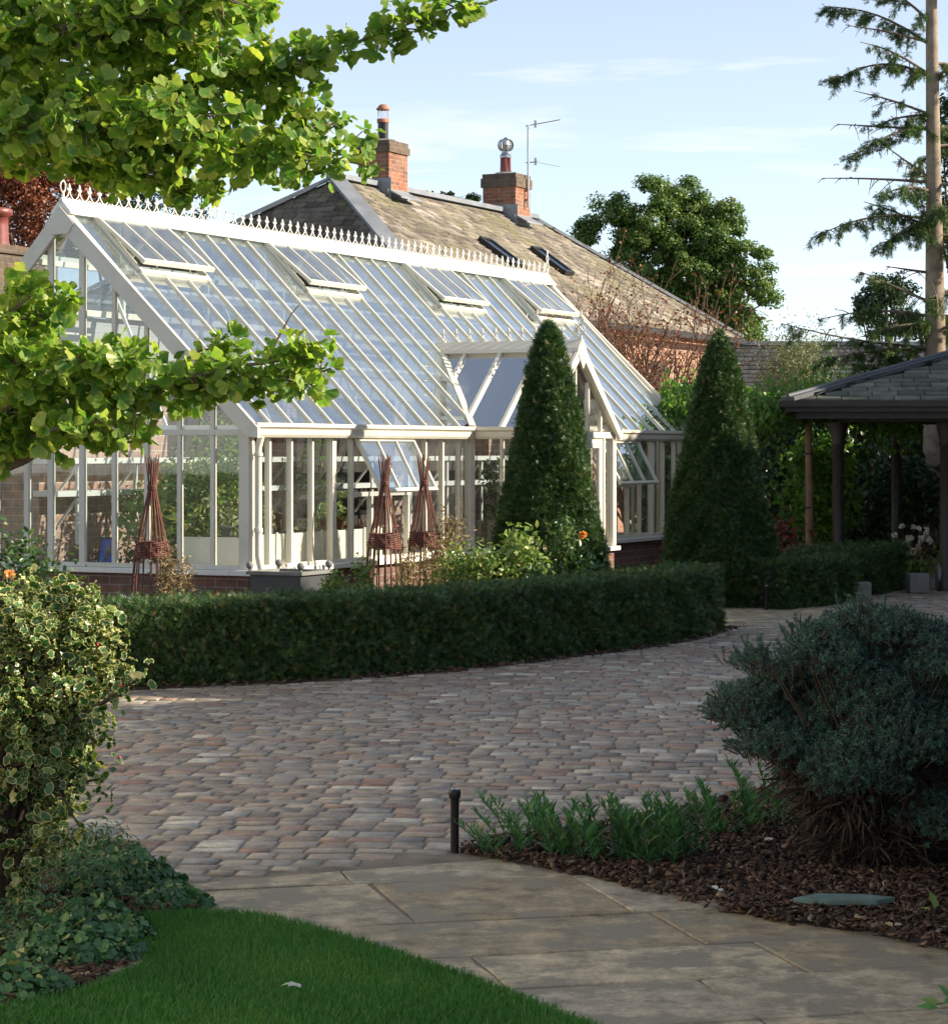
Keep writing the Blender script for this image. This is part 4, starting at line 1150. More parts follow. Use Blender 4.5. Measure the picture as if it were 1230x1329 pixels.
m.build('flue_guard', M['steel'], c1)
c2 = chimney(7.39, .72, .74, 7.38, .28)
m = MB(); m.lathe([(.12, 0), (.11, .36), (.10, .36)], 14, (7.39, .02, 7.38)); m.build('chimney_pot', M['terracotta_dark'], c2)
m = MB(); m.lathe([(.12, 0), (.12, .06), (.09, .08), (.09, .12)], 14, (7.39, .02, 7.74)); 
for k in range(18):
    a = 2 * math.pi * k / 18; b_ = a + .22
    pts = []
    for i in range(7):
        t = math.pi * i / 6; r_ = .06 + .11 * math.sin(t); pts.append((r_, -.13 * math.cos(t)))
    for i in range(6):
        (r1, z1), (r2, z2) = pts[i], pts[i + 1]; c_ = Vector((7.39, .02, 8.0))
        f_ = lambda rr, aa, zz: c_ + Vector((rr * math.cos(aa), rr * math.sin(aa), zz))
        m.add([f_(r1, a, z1), f_(r1 * .93, b_, z1), f_(r2 * .93, b_, z2), f_(r2, a, z2)], [[0, 1, 2, 3]])
m.lathe([(.07, 0), (.03, .03), (.008, .05)], 10, (7.39, .02, 8.12)); m.lathe([(.07, 0), (.07, .22)], 10, (7.39, .02, 7.87))
m.build('chimney_cowl', M['steel'], c2)
# aerial
ae = thing('tv_aerial', 'thin grey television aerial strapped to the right hand chimney', 'aerial', (0, 0, 0), 0)
cwp = lambda p: Vector((ridge_a.x + math.cos(ANG) * p[0] - math.sin(ANG) * p[1], ridge_a.y + math.sin(ANG) * p[0] + math.cos(ANG) * p[1], p[2]))
ab = cwp((7.50, -.44, 6.70)); ae.location = ab
S = F / ab.y; zz = lambda y: EYE + (584 - y) / S - ab.z
m = MB(); m.tube([(0, 0, 0), (.0, 0, zz(162))], .022, 8); m.build('mast', M['steel'], ae)
for yb in (258, 246): m = MB(); m.bar((0, .0, zz(yb)), (0, .22, zz(yb)), .03, .03); m.build('bracket', M['iron'], ae)
def yagi(z, tilt, ln, name, nel, el):
    m = MB(); d = Vector((math.cos(tilt) * .95, .3, math.sin(tilt)))
    s = Vector((0, 0, z)); m.tube([s - d * .06, s + d * ln], .012, 6)
    for k in range(nel):
        c = s + d * (.15 + (ln - .2) * k / max(1, nel - 1)); w = el * (1 - .3 * k / nel); p = Vector((-.3, .95, 0)); m.tube([c - p * w, c + p * w], .006, 5)
    m.bar(s + d * .16 + Vector((0, 0, -.07)), s + d * .16 + Vector((0, 0, .08)), .02, .05)
    m.build(name, M['steel'], ae)
yagi(zz(163), R(12), .72, 'yagi_antenna', 9, .12)
yagi(zz(211), R(8), .16, 'folded_dipole', 2, .2)
m = MB(); m.tube([(.15, .05, zz(210)), (.66, .2, zz(215))], .005, 5); m.build('rod', M['steel'], ae)

# chimney stack with pot at the far left
st = thing('chimney_stack', 'red clay chimney pot on a brick stack at the left edge', 'chimney', W(-5, 584, 30) * 1.0, ANG)
st.location.z = 0
s_ = F / 30
mb = MB(); zt_ = EYE + (584 - 318) / s_
mb.box(-.5, .9, -.27, .27, 0, zt_ - .12); mb.box(-.53, .93, -.30, .30, zt_ - .12, zt_ - .02); mb.build('stack', M['mossy_brick'], st)
MB().lathe([(.16, 0), (.15, .25), (.15, .36), (.20, .38), (.20, .44), (.17, .46), (.14, .46)], 18, (0, 0, zt_ - .02)).build('chimney_pot', M['terracotta_dark'], st)

# =============================================================== PAVILION on the right
pv = thing('pavilion', 'open timber pavilion with low slate roof and dark columns', 'pavilion', (3.7, 29.5, 0), R(-7.5))
A = 5.0
ZF, ZF0 = 2.27, 2.10
cpt = Vector((A / 2, A / 2, ZF + .74))
q = [Vector((0, 0, ZF)), Vector((A, 0, ZF)), Vector((A, A, ZF)), Vector((0, A, ZF))]
mb = MB()
for i in range(4): mb.poly([q[i], q[(i + 1) % 4], cpt])
mb.poly([p - Vector((0, 0, .01)) for p in q])
prf = mb.build('roof', M['slate'], pv, rnd=[.3] * len(mb.v))
for i in range(4): slates('roof_slates', [q[i], q[(i + 1) % 4], cpt], q[(i + 1) % 4] - q[i], M['slate'], prf, .30, .20, .022)
mb = MB()
for p in q:
    c = (cpt - p); mb.bar(p + Vector((0, 0, .035)), cpt + Vector((0, 0, .035)), .22, .05); mb.tube([p + Vector((0, 0, .065)), cpt + Vector((0, 0, .065))], .03, 8)
mb.build('hip_lead', M['lead_dark'], prf)
mb = MB()
e = .0
for (x0, x1, y0, y1) in ((-.03, A + .03, -.03, .03), (-.03, A + .03, A - .03, A + .03), (-.03, .03, .03, A - .03), (A - .03, A + .03, .03, A - .03)):
    mb.box(x0, x1, y0, y1, ZF0 + .05, ZF - .012)
for (x0, x1, y0, y1) in ((-.10, A + .10, -.10, -.03), (-.10, -.03, -.03, A)): mb.box(x0, x1, y0, y1, ZF - .06, ZF + .01)
for (x0, x1, y0, y1) in ((.14, A - .14, .10, .16), (.10, .16, .16, A - .16), (.14, A - .14, A - .16, A - .10)): mb.box(x0, x1, y0, y1, ZF0 - .03, ZF - .02)
mb.build('fascia', M['post_paint'], pv)
mb = MB(); mb.box(.03, A - .03, .03, A - .03, ZF - .055, ZF - .02); mb.build('soffit', M['ridge_paint'], pv)
mb = MB()
for (x0, x1, y0, y1) in ((.6, A - .6, .63, .73), (.6, A - .6, 4.27, 4.37), (.63, .73, .73, 4.27), (A - .73, A - .63, .73, 4.27)): mb.box(x0, x1, y0, y1, ZF0 - .06, ZF - .055)
mb.build('beam', M['post_paint'], pv)
for (x, y) in ((.60, .80), (1.88, .80), (3.2, .80), (1.42, 4.2), (3.2, 4.2), (4.3, 2.4)):
    MB().lathe([(.10, 0), (.10, .12), (.072, .16), (.070, ZF0 - .36), (.085, ZF0 - .34), (.085, ZF0 - .31), (.075, ZF0 - .29), (.11, ZF0 - .14), (.115, ZF0 - .07)], 12, (x, y, 0)).build('column', M['post_paint'], pv)

# low hedges, stone blocks in front of the pavilion
def hedge_run(name, label, pts, th, h, n, group=None, mat=None, leaf=.044, wob=.022):
    """clipped hedge along a polyline: pts = front foot; th to the back"""
    base = pts[0]; t = thing(name, label, 'hedge', base, 0, group)
    P = []; N = []
    segs = []
    tot = 0
    for i in range(len(pts) - 1):
        a, b = pts[i], pts[i + 1]; l = (b - a).length; segs.append((a, b, l)); tot += l
    fr = []
    for i, p in enumerate(pts):
        d = ((pts[min(i + 1, len(pts) - 1)]) - pts[max(i - 1, 0)]).normalized(); fr.append(Vector((-d.y, d.x, 0)))
    # dark solid core added to block light
    core = MB(); c_in = .07
    prof = [(c_in, 0), (c_in * .8, h * .5), (c_in * 1.1, h - c_in * 1.2), (c_in * 2, h - c_in), (th - c_in * 2, h - c_in), (th - c_in, h - c_in * 1.2), (th - c_in, 0)]
    ip = list(pts); ip[0] = pts[0] + (pts[1] - pts[0]).normalized() * .08; ip[-1] = pts[-1] + (pts[-2] - pts[-1]).normalized() * .08
    V = [p + f_ * r + Vector((0, 0, z)) - base for p, f_ in zip(ip, fr) for r, z in prof]; k = len(prof)
    fs = [[i * k + j, (i + 1) * k + j, (i + 1) * k + j + 1, i * k + j + 1] for i in range(len(pts) - 1) for j in range(k - 1)]
    core.add(V, fs); core.add(V[:k], [list(range(k))]); core.add(V[-k:], [list(range(k))[::-1]]); core.build('dark_core', M['yew_core'], t)
    area_w = [h, th, h * .6]
    def sample(m):
        s = rng.random(m) * tot
        acc = 0; out_p = np.zeros((m, 3)); out_f = np.zeros((m, 3))
        for i, (a, b, l) in enumerate(segs):
            k_ = (s >= acc) & (s < acc + l); tt = ((s[k_] - acc) / l)[:, None]
            out_p[k_] = np.array(a) * (1 - tt) + np.array(b) * tt; ff = np.array(fr[i]) * (1 - tt) + np.array(fr[i + 1]) * tt; out_f[k_] = unit(ff); acc += l
        return out_p, out_f, s
    nf, ntp = int(n * .5), int(n * .33)
    p, f_, s = sample(nf); z = h * rng.random(nf); P.append(p + np.stack([0 * z, 0 * z, z], 1) - f_ * (wob * (np.sin(s * 7 + z * 9) + np.sin(s * 17.3 - z * 13) * .6))[:, None]); N.append(-f_)
    p, f_, s = sample(ntp); q_ = rng.random(ntp) * th; P.append(p + f_ * q_[:, None] + np.stack([0 * s, 0 * s, h + wob * .6 * (np.sin(s * 6 + q_ * 9) + np.sin(s * 19) * .5)], 1)); N.append(np.tile((0, 0, 1.0), (ntp, 1)))
    nb = n - nf - ntp
    nbk = nb // 3
    p, f_, s = sample(nbk); z = h * (.4 + .6 * rng.random(nbk)); P.append(p + f_ * th + np.stack([0 * z, 0 * z, z], 1)); N.append(f_)
    for e, sg in ((0, -1), (-1, 1)):
        m = nbk; q_ = rng.random(m) * th; z = h * rng.random(m); f0 = np.array(fr[e]); d0 = np.array((f0[1], -f0[0], 0)) * (1 if sg > 0 else -1)
        P.append(np.array(pts[e]) + f0 * q_[:, None] + np.stack([0 * z, 0 * z, z], 1)); N.append(np.tile(d0, (m, 1)))
    P = np.concatenate(P); N = np.concatenate(N)
    up = N[:, 2] > .5
    hump = (rng.random(len(P)) < .06) & up; P[hump, 2] += rng.random(hump.sum()) * .05
    surface_foliage('foliage', mat or M['hedge'], t, P, N, leaf, T_sprig(), base, .07, .6, .5)
    return t
hedge_run('clipped_hedge', 'long low clipped yew hedge in front of the greenhouse', hedge_front, .55, .59, 92000)
h1 = [Vector((2.62, 27.4, 0)) + Vector(p) for p in ((.62, -.95, 0), (1.05, -.75, 0), (1.45, -.45, 0))]
ha = g(1015, 792); hb = g(1110, 782); hc = g(1182, 766)
hedge_run('box_hedge', 'low dark clipped hedge before the pavilion, left half of the pair', [ha, ha.lerp(hb, .5) + Vector((0, -.08, 0)), hb], .75, .51, 12000, 'low hedges by the pavilion', M['yew'])
hb2 = g(1108, 780) + Vector((.03, .35, 0))
hedge_run('box_hedge', 'low dark clipped hedge before the pavilion, right half of the pair', [hb2, hb2.lerp(hc, .6) + Vector((0, .1, 0)), hc + Vector((0, .3, 0))], .8, .55, 11000, 'low hedges by the pavilion', M['yew'])
def block(name, label, loc, w, d, h, group=None):
    t = MB(); t.box(-w / 2, w / 2, -d / 2, d / 2, 0, h); o = t.build(name, M['grey_stone'], None, .02); o.location = loc; o.rotation_euler = (0, 0, R(random.uniform(-8, 8)))
    return tag(o, label, 'stone block', group)
block('stone_block', 'grey square stone block at the foot of the low hedge', g(1119, 781), .17, .17, .22)
block('stone_block', 'grey square stone block at the right end of the low hedge', g(1190, 770), .24, .24, .24)
block('stone_trough', 'long grey stone trough at the right edge under the pavilion', g(1238, 768) + Vector((.2, .2, 0)), .75, .35, .30)
# white anemones
an = thing('white_anemone', 'clump of tall white flowers beside the pavilion column', 'flowering plant', g(1190, 762) + Vector((.1, .9, 0)))
mb = MB(); fl = []
for k in range(26):
    a = random.random() * 6.28; r = random.random() * .22; h = random.uniform(.35, .74)
    e = (r * 1.3 * math.cos(a), r * math.sin(a), h); mb.tube([(r * .3 * math.cos(a), r * .3 * math.sin(a), 0), (e[0] * .7, e[1] * .7, h * .6), e], [.006, .005, .003], 5); fl.append(e)
mb.build('stems', M['willow'], an)
for e in fl:
    k = 9; d = rand_dir(k); d[:, 1] = -np.abs(d[:, 1])
    scatter('flower', M['white_petal'], an, T_oval(.9), np.array(e) + d * .008, frames(d), .048)
P = rng.normal(size=(420, 3)) * np.array((.17, .14, .1)) + np.array((0, 0, .2)); P[:, 2] = np.abs(P[:, 2])
scatter('foliage', M['garden_leaf'], an, T_oval(.6), P, frames(rng.normal(size=(420, 3)) + np.array((0, 0, .7))), .07)

# pergola post, bench, sculpture, ornament behind
pp = W(1049, 584, 32.5); pp.z = 0
po = thing('pergola_post', 'slim bare timber post holding up the leafy climber', 'post', pp)
MB().tube([(0, 0, 0), (.012, 0, 1.0), (-.01, 0, 2.45)], [.052, .047, .045], 10).build('post', M['wood'], po)
mb = MB(); [mb.lathe([(.053, -.01), (.053, .01)], 10, (0, 0, z)) for z in (.95, 1.65)]; mb.build('tie', M['iron'], po)
bn = thing('garden_bench', 'plain timber bench behind the low hedge', 'bench', W(1045, 584, 31.2) * 1.0); bn.location.z = 0
mb = MB(); mb.box(-.5, .5, 0, .35, .47, .51); mb.build('seat', M['wood'], bn, .005)
for x in (-.42, .42): mb = MB(); mb.box(x - .04, x + .04, .03, .32, 0, .47); mb.build('leg', M['wood'], bn)
mb = MB(); mb.box(-.5, .5, .33, .36, .3, .469); mb.build('backboard', M['wood'], bn)
sc_ = thing('clay_sculpture', 'small looped clay sculpture standing on the bench', 'sculpture', Vector((bn.location.x - .26, bn.location.y + .12, .511)))
mb = MB(); mb.tube([(0, 0, 0), (0, 0, .05)], [.03, .022], 10); mb.tube([(0, 0, .04), (-.035, 0, .09), (-.042, 0, .17), (-.03, 0, .23), (0, 0, .25), (.03, 0, .235), (.04, 0, .19), (.036, 0, .12), (.012, 0, .08), (.008, 0, .13), (.01, 0, .19)], [.02, .022, .022, .02, .022, .02, .021, .02, .017, .014, .009], 8)
mb.build('figure', M['terracotta'], sc_)
# urn seen between the yew and the hedge
flower_pot('flower_pot', 'brown clay pot with reddish plant beside the right yew cone', W(994, 584, 31.0) * 1.0 - Vector((0, 0, EYE)), .16, .42, M['terracotta'], None, M['copper'], 220, .32)

# ivy wall and climber
ivw = thing('ivy_wall', 'long garden wall thick with dark ivy behind the pavilion', 'ivy covered wall', Vector((2.2, 36.2, 0)))
mb = MB(); mb.box(0, 8.5, .25, .5, 0, 2.35); mb.build('wall', M['house_brick'], ivw)
n = 19000
P = np.stack([2.2 + rng.random(n) * 8.5, np.full(n, 36.3), rng.random(n) * 2.55], 1)
P[:, 1] -= .12 * np.sin(P[:, 0] * 3 + P[:, 2] * 2) + .1 * np.sin(P[:, 0] * 7.7 - P[:, 2] * 4) + rng.random(n) * .18
N_ = np.tile((0, -.8, .5), (n, 1)) + rng.normal(size=(n, 3)) * .4
scatter('ivy', M['ivy'], ivw, T_oval(.75), P, frames(N_, np.tile((0, -.3, -1.0), (n, 1))), .078 * (.5 + .9 * rng.random(n)), None, origin=ivw.location)
n = 5200; P = np.stack([2.2 + rng.random(n) * 8.5, 36.1 + rng.random(n) * .5, 2.4 + .18 * rng.random(n) ** 2], 1); P[:, 2] += .1 * np.sin(P[:, 0] * 2.3)
scatter('ivy_top', M['bright_leaf'], ivw, T_oval(.7), P, frames(rng.normal(size=(n, 3)) * .6 + np.array((0, -.2, 1))), .075 * (.5 + .9 * rng.random(n)), None, origin=ivw.location)  # brighter leaves along the top carry sunlight in their colour
cl = thing('climber', 'bright green leafy climber draped over the pergola beam', 'climbing plant', pp + Vector((-.3, 0, 0)))
n = 5200; P = np.stack([rng.uniform(-1.6, 1.7, n), rng.normal(size=n) * .28, 2.30 + .16 * rng.normal(size=n)], 1); P[:, 2] += .1 * np.sin(P[:, 0] * 3.1) - .04 * P[:, 0] ** 2
scatter('foliage', M['bright_leaf'], cl, T_leaf(.5, .1, .3), P, frames(rng.normal(size=(n, 3)) * .5 + np.array((0, -.5, .8)), np.tile((0, -.2, -1.0), (n, 1))), .09 * (.5 + .9 * rng.random(n)))
mb = MB(); mb.tube([(-1.6, 0, 2.18), (.3, 0, 2.30), (1.6, 0, 2.2)], .02, 6); mb.tube([(.3, .06, 0), (.26, .05, 1.2), (.3, 0, 2.3)], .015, 6); mb.build('stems', M['bark'], cl)
bushy('rhododendron', 'rounded leafy shrub with sunlit top between post and column', W(1062, 584, 34.6) - Vector((0, 0, EYE)), .62, 1.75, 2600, .10, M['bright_leaf'], T_oval(.5), cat='shrub', z0=.25)
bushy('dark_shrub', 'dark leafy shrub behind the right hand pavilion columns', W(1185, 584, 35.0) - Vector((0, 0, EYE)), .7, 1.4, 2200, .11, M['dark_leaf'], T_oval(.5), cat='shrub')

# =============================================================== clipped yews
def yew(name, label, loc, prof, n, group):
    t = thing(name, label, 'topiary', loc, 0, group)
    zs = np.array([p[0] for p in prof]); rs = np.array([p[1] for p in prof])
    H = zs[-1]
    MB().lathe([(max(.005, r - .05), z * .985) for z, r in prof], 24).build('dark_core', M['yew_core'], t)  # dark solid added inside the cone to stop light passing
    zq = np.linspace(0, H, 400); rq = np.interp(zq, zs, rs); w = np.cumsum(rq + .02); w /= w[-1]
    z = np.interp(rng.random(n), w, zq); a = rng.random(n) * 2 * math.pi
    r = np.interp(z, zs, rs) * (1 + .05 * np.sin(a * 5 + z * 4) + .035 * np.sin(a * 9 - z * 11)) + rng.normal(size=n) * .008
    P = np.stack([r * np.cos(a), r * np.sin(a), z], 1)
    N = np.stack([np.cos(a), np.sin(a), np.full(n, .22)], 1)
    surface_foliage('foliage', M['yew'], t, P, unit(N), .048, T_sprig(), (0, 0, 0), .05, .6, .55)
    MB().tube([(0, 0, 0), (0, 0, H * .5)], [.05, .02], 8).build('trunk', M['bark_dark'], t)
yprof = [(0, .52), (.25, .585), (.5, .575), (.9, .50), (1.4, .405), (1.9, .315), (2.3, .235), (2.65, .15), (2.85, .075), (2.93, .02)]
y1 = W(712, 584, 24.0) - Vector((0, 0, EYE))
yew('clipped_yew', 'tall clipped yew cone half lit before the greenhouse porch', y1, [(z, r * .95) for z, r in yprof], 85000, 'clipped yew cones')
y2 = W(933, 584, 27.4) - Vector((0, 0, EYE))
yew('clipped_yew', 'tall clipped yew cone in deep shade right of the greenhouse', y2, [(z * 1.02, r * 1.06) for z, r in yprof], 85000, 'clipped yew cones')

# =============================================================== willow obelisks
def obelisk(loc, label, h, tilt):
    t = thing('willow_obelisk', label, 'plant support', loc, 0, 'willow obelisks')
    mb = MB(); k = 17
    for i in range(k):
        a = 2 * math.pi * i / k + random.uniform(-.1, .1)
        pts = []
        for s, r in ((0, .185), (.3, .172), (.52, .145), (.70, .08), (.85, .028), (1.0, .045 + .02 * random.random())):
            z = h * s * (1 if s < 1 else random.uniform(.96, 1.02)); pts.append((r * math.cos(a) + tilt * z + random.uniform(-.006, .006), r * math.sin(a), z))
        mb.tube(pts, [.007, .007, .0065, .006, .006, .0045], 5)
    mb.build('rods', M['willow'], t)
    mb = MB()
    for b in range(9):
        z = .80 + b * .016; r = .150 - .0025 * b
        mb.tube([((r + .012 * math.sin(j * 3 + b)) * math.cos(j * .4) + tilt * z, (r + .012 * math.sin(j * 3 + b)) * math.sin(j * .4), z + .006 * math.sin(j * 2.1 + b)) for j in range(17)], .008, 5)
    mb.build('woven_band', M['willow'], t)
    mb = MB()
    for b in range(4):
        z = h * .84 + b * .010; mb.tube([(.038 * math.cos(j * .5) + tilt * z, .038 * math.sin(j * .5), z) for j in range(14)], .007, 5)
    mb.build('waist_tie', M['willow'], t)
o1 = W(197, 584, 21.0) - Vector((0, 0, EYE)); o2 = W(497, 584, 22.9) - Vector((0, 0, EYE)); o3 = W(551, 584, 23.4) - Vector((0, 0, EYE))
obelisk(o1, 'red willow obelisk before the greenhouse gable, apart from the other two', 1.63, .004)
obelisk(o2, 'red willow obelisk under the open side vent, left of a close pair', 1.64, .012)
obelisk(o3, 'red willow obelisk right of a close pair, near the porch corner', 1.64, -.004)

# versailles planter at the corner
pl = thing('wooden_planter', 'dark square planter with ball finials at the greenhouse corner', 'planter', W(376, 584, 21.6) - Vector((0, 0, EYE)), ANG)
mb = MB(); s = .25; zt_ = .66
mb.box(-s, s, -s, s, .12, zt_ - .03); mb.build('panel', M['planter_paint'], pl, .003)
mb = MB(); mb.box(-s - .025, s + .025, -s - .025, -s + .03, zt_ - .03, zt_); mb.box(-s - .025, s + .025, s - .03, s + .025, zt_ - .03, zt_); mb.box(-s - .025, -s + .03, -s + .03, s - .03, zt_ - .03, zt_); mb.box(s - .03, s + .025, -s + .03, s - .03, zt_ - .03, zt_)
mb.build('rim', M['grey_stone'], pl)
for a in (-1, 1):
    for b in (-1, 1):
        mb = MB(); mb.box(a * s - .022, a * s + .022, b * s - .022, b * s + .022, 0, .119); mb.build('leg', M['planter_paint'], pl)
        mb = MB(); mb.lathe([(.012, 0), (.012, .02)], 8, (a * s, b * s, zt_)); mb.ball((a * s, b * s, zt_ + .048), .034); mb.build('finial', M['grey_stone'], pl)
mb = MB(); mb.box(-s + .03, s - .03, -s + .03, s - .03, zt_ - .06, zt_ - .05); mb.build('compost', M['soil'], pl)

# =============================================================== border plants between hedge and greenhouse
def at(x, Y): return W(x, 584, Y) - Vector((0, 0, EYE))
bushy('rose_bush', 'leafy rose bush with orange blooms at the left edge', at(35, 19.6), .38, 1.02, 900, .052, M['rose_leaf'], T_oval(.55), stems=14, flowers=[(.17, -.25, .48), (.19, -.27, .45), (-.1, -.2, .72)], fl_mat=M['orange_petal'], fl_size=.07, cat='shrub')
bushy('rose_bush', 'slender pale leaved rose left of the lit yew, reaching a tall tip', at(680, 22.4), .22, 1.08, 620, .07, M['garden_leaf'], T_oval(.5), stems=8, cat='shrub')
MBs = MB()
bushy('rose_bush', 'rose with one apricot bloom in front of the lit yew', at(742, 22.6), .26, 1.0, 760, .06, M['rose_leaf'], T_oval(.5), stems=9, flowers=[(.09, -.1, .93)], fl_mat=M['orange_petal'], fl_size=.06, cat='shrub')
bp = [(470, 21.2, .10, .78, 'M'), (565, 22.9, .28, .85, 'D'), (600, 22.4, .32, .80, 'G'), (640, 22.2, .28, .74, 'G'), (525, 22.2, .22, .68, 'D'), (585, 23.5, .22, 1.0, 'D'), (700, 22.0, .28, .64, 'R'), (770, 22.8, .25, .66, 'R'), (225, 20.8, .17, .85, 'D'), (430, 21.0, .12, .66, 'G')]
lab = ['leafy green shoot rising behind the hedge beside the planter', 'straw coloured seedheads between the two paired obelisks and the hedge', 'fresh green perennial under the porch gutter corner', 'low green perennial at the left foot of the lit yew', 'dry grassy clump at the foot of the left paired obelisk', 'tall dry flower spikes against the pale greenhouse posts', 'green clump under the tall tipped rose', 'green clump under the apricot rose', 'thin dry stems climbing the single obelisk', 'small green shoots poking over the hedge before the planter']
for (x, Y, r, h, k), lb in zip(bp, lab):
    mt = {'M': M['garden_leaf'], 'D': M['dry_stem'], 'G': M['garden_leaf'], 'R': M['rose_leaf']}[k]
    bushy('border_plant', lb, at(x, Y), r, h, int(420 + 1900 * r * h * 2), .055, mt, T_leaf(.25 if k == 'D' else .45), 'plants in the greenhouse border', stems=16 if k == 'D' else 7, stem_mat=M['dry_stem'] if k == 'D' else None)

# =============================================================== BACKGROUND TREES
def tp(x, Y): return W(x, 584, Y) - Vector((0, 0, EYE))
oc = W(880, 345, 78)
tree('oak_tree', 'big rounded green oak behind the house roof', 'tree', (oc.x, oc.y, 0), oc.z + 1.5, oc, (2.9, 2.4, 2.5), 105000, .088, M['oak'], M['bark'], 380, .34, T_oval(.62), .3, hollow=.15, lobes=[(W(x, y, 78 + dy), r) for x, y, r, dy in ((800, 292, .95, 0), (845, 268, .85, -.5), (890, 268, .85, .5), (930, 300, 1.0, 0), (965, 350, .95, -.4), (985, 380, .6, 0), (900, 340, 1.5, 0), (840, 340, 1.4, 0), (930, 400, 1.1, .5), (870, 400, 1.2, 0), (762, 306, .42, 0), (960, 425, .6, 0))])
o2c = W(868, 268, 78)
oc3 = W(945, 400, 77)
tree('oak_tree', 'dark small tree low on the right side behind the big oak', 'tree', (oc3.x, oc3.y + 3, 0), oc3.z, oc3 + Vector((0, 3, -.5)), (1.25, 1.2, 1.6), 6000, .15, M['oak'], M['bark'], 40, .5, T_oval(.62), .15)
c = W(40, 285, 40)
tree('copper_beech', 'copper red leaved tree behind the greenhouse at the left', 'tree', (c.x, c.y, 0), c.z + .6, c, (1.15, 1.0, .95), 17000, .06, M['copper'], M['bark'], 90, .28, T_oval(.62), .12)
c = W(165, 275, 56)
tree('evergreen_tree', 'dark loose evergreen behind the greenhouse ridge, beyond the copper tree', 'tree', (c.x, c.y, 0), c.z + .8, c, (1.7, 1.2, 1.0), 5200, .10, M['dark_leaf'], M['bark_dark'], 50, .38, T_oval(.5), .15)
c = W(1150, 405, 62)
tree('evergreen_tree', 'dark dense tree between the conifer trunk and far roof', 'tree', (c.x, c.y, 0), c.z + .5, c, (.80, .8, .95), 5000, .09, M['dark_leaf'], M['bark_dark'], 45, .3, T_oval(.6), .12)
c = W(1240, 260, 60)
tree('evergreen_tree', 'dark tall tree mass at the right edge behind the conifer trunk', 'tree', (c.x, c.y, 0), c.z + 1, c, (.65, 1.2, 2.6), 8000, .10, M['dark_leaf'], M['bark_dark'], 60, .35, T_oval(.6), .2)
for x, r_ in ((555, .30), (580, .36), (612, .25)):
    c = W(x, 262, 95); tree('far_tree', {555: 'leftmost tiny treetop showing above the house ridge', 580: 'middle tiny treetop showing above the house ridge', 612: 'rightmost tiny treetop showing above the house ridge'}[x], 'tree', (c.x, c.y, 0), c.z, c, (r_ * 1.1, r_, r_), 500, .12, M['dark_leaf'], M['bark_dark'], 10, .2, T_oval(.6), .1, 'treetops above the house ridge')
c = W(1035, 500, 45)
bushy('willow_shrub', 'silvery green wispy shrub before the dark far roof', (c.x, c.y, 0), .95, 3.45, 11000, .08, M['willow_leaf'], T_leaf(.25), cat='shrub', stems=60, z0=.5)
# far low building
fb = thing('outbuilding', 'long low building with dark slate roof beyond the pavilion', 'building', (5.4, 56, 0), R(2))
zr_ = EYE + (584 - 447) * 58.5 / F; ze_ = 2.6
mb = MB(); mb.prism([(0, 0, ze_), (0, 2.6, zr_), (0, 5.2, ze_)], (9, 0, 0)); frf = mb.build('roof', M['slate_dark'], fb, rnd=[.3] * len(mb.v))
slates('roof_slates', [(0, 0, ze_), (9, 0, ze_), (9, 2.6, zr_), (0, 2.6, zr_)], (1, 0, 0), M['slate_dark'], frf, .3, .2, .02)
mb = MB(); mb.bar((0, 2.6, zr_ + .03), (9, 2.6, zr_ + .03), .25, .1); mb.build('ridge_tiles', M['lead'], frf)
mb = MB(); mb.box(.1, 8.9, .2, 5.0, 0, ze_ - .01); mb.build('wall', M['house_brick'], fb)
# bare copper-leaved shrub tree by the house
def twiggy():
    b = at(818, 39.5); t = thing('bare_tree', 'bare twiggy small tree with a few coppery leaves beside the house', 'tree', b)
    mb = MB(); tips = []
    def grow(p, d, l, r, k):
        pts = [p]; q = p
        for i in range(3):
            d = (d + Vector((random.gauss(0, .16), random.gauss(0, .16), random.gauss(.03, .1)))).normalized(); q = q + d * l / 3; pts.append(q)
            tips.append(q.copy())
        mb.tube(pts, [r, r * .85, r * .7, r * .55], 5)
        if k == 0: return
        for i in range(random.choice((2, 3, 3))):
            nd = (d + Vector((random.gauss(-.03, .40), random.gauss(0, .45), random.gauss(.1, .35)))).normalized(); grow(pts[random.choice((1, 2, 3))], nd, l * random.uniform(.62, .88), r * .66, k - 1)
    for i in range(13):
        a = random.random() * 6.28; grow(Vector((.05 * math.cos(a), .05 * math.sin(a), 0)), Vector((math.cos(a) * .17, math.sin(a) * .17, 1)).normalized(), 1.6, .04, 5)
    mb.build('branches', M['twig'], t)
    T_ = np.array([tuple(p) for p in tips]); T_ = T_[T_[:, 2] > 1.2]; k = rng.integers(0, len(T_), 6500)
    P = T_[k] + rng.normal(size=(6500, 3)) * .05
    scatter('foliage', M['copper'], t, T_oval(.6), P, frames(rng.normal(size=(6500, 3))), .055 * (.6 + .7 * rng.random(6500)))
twiggy()

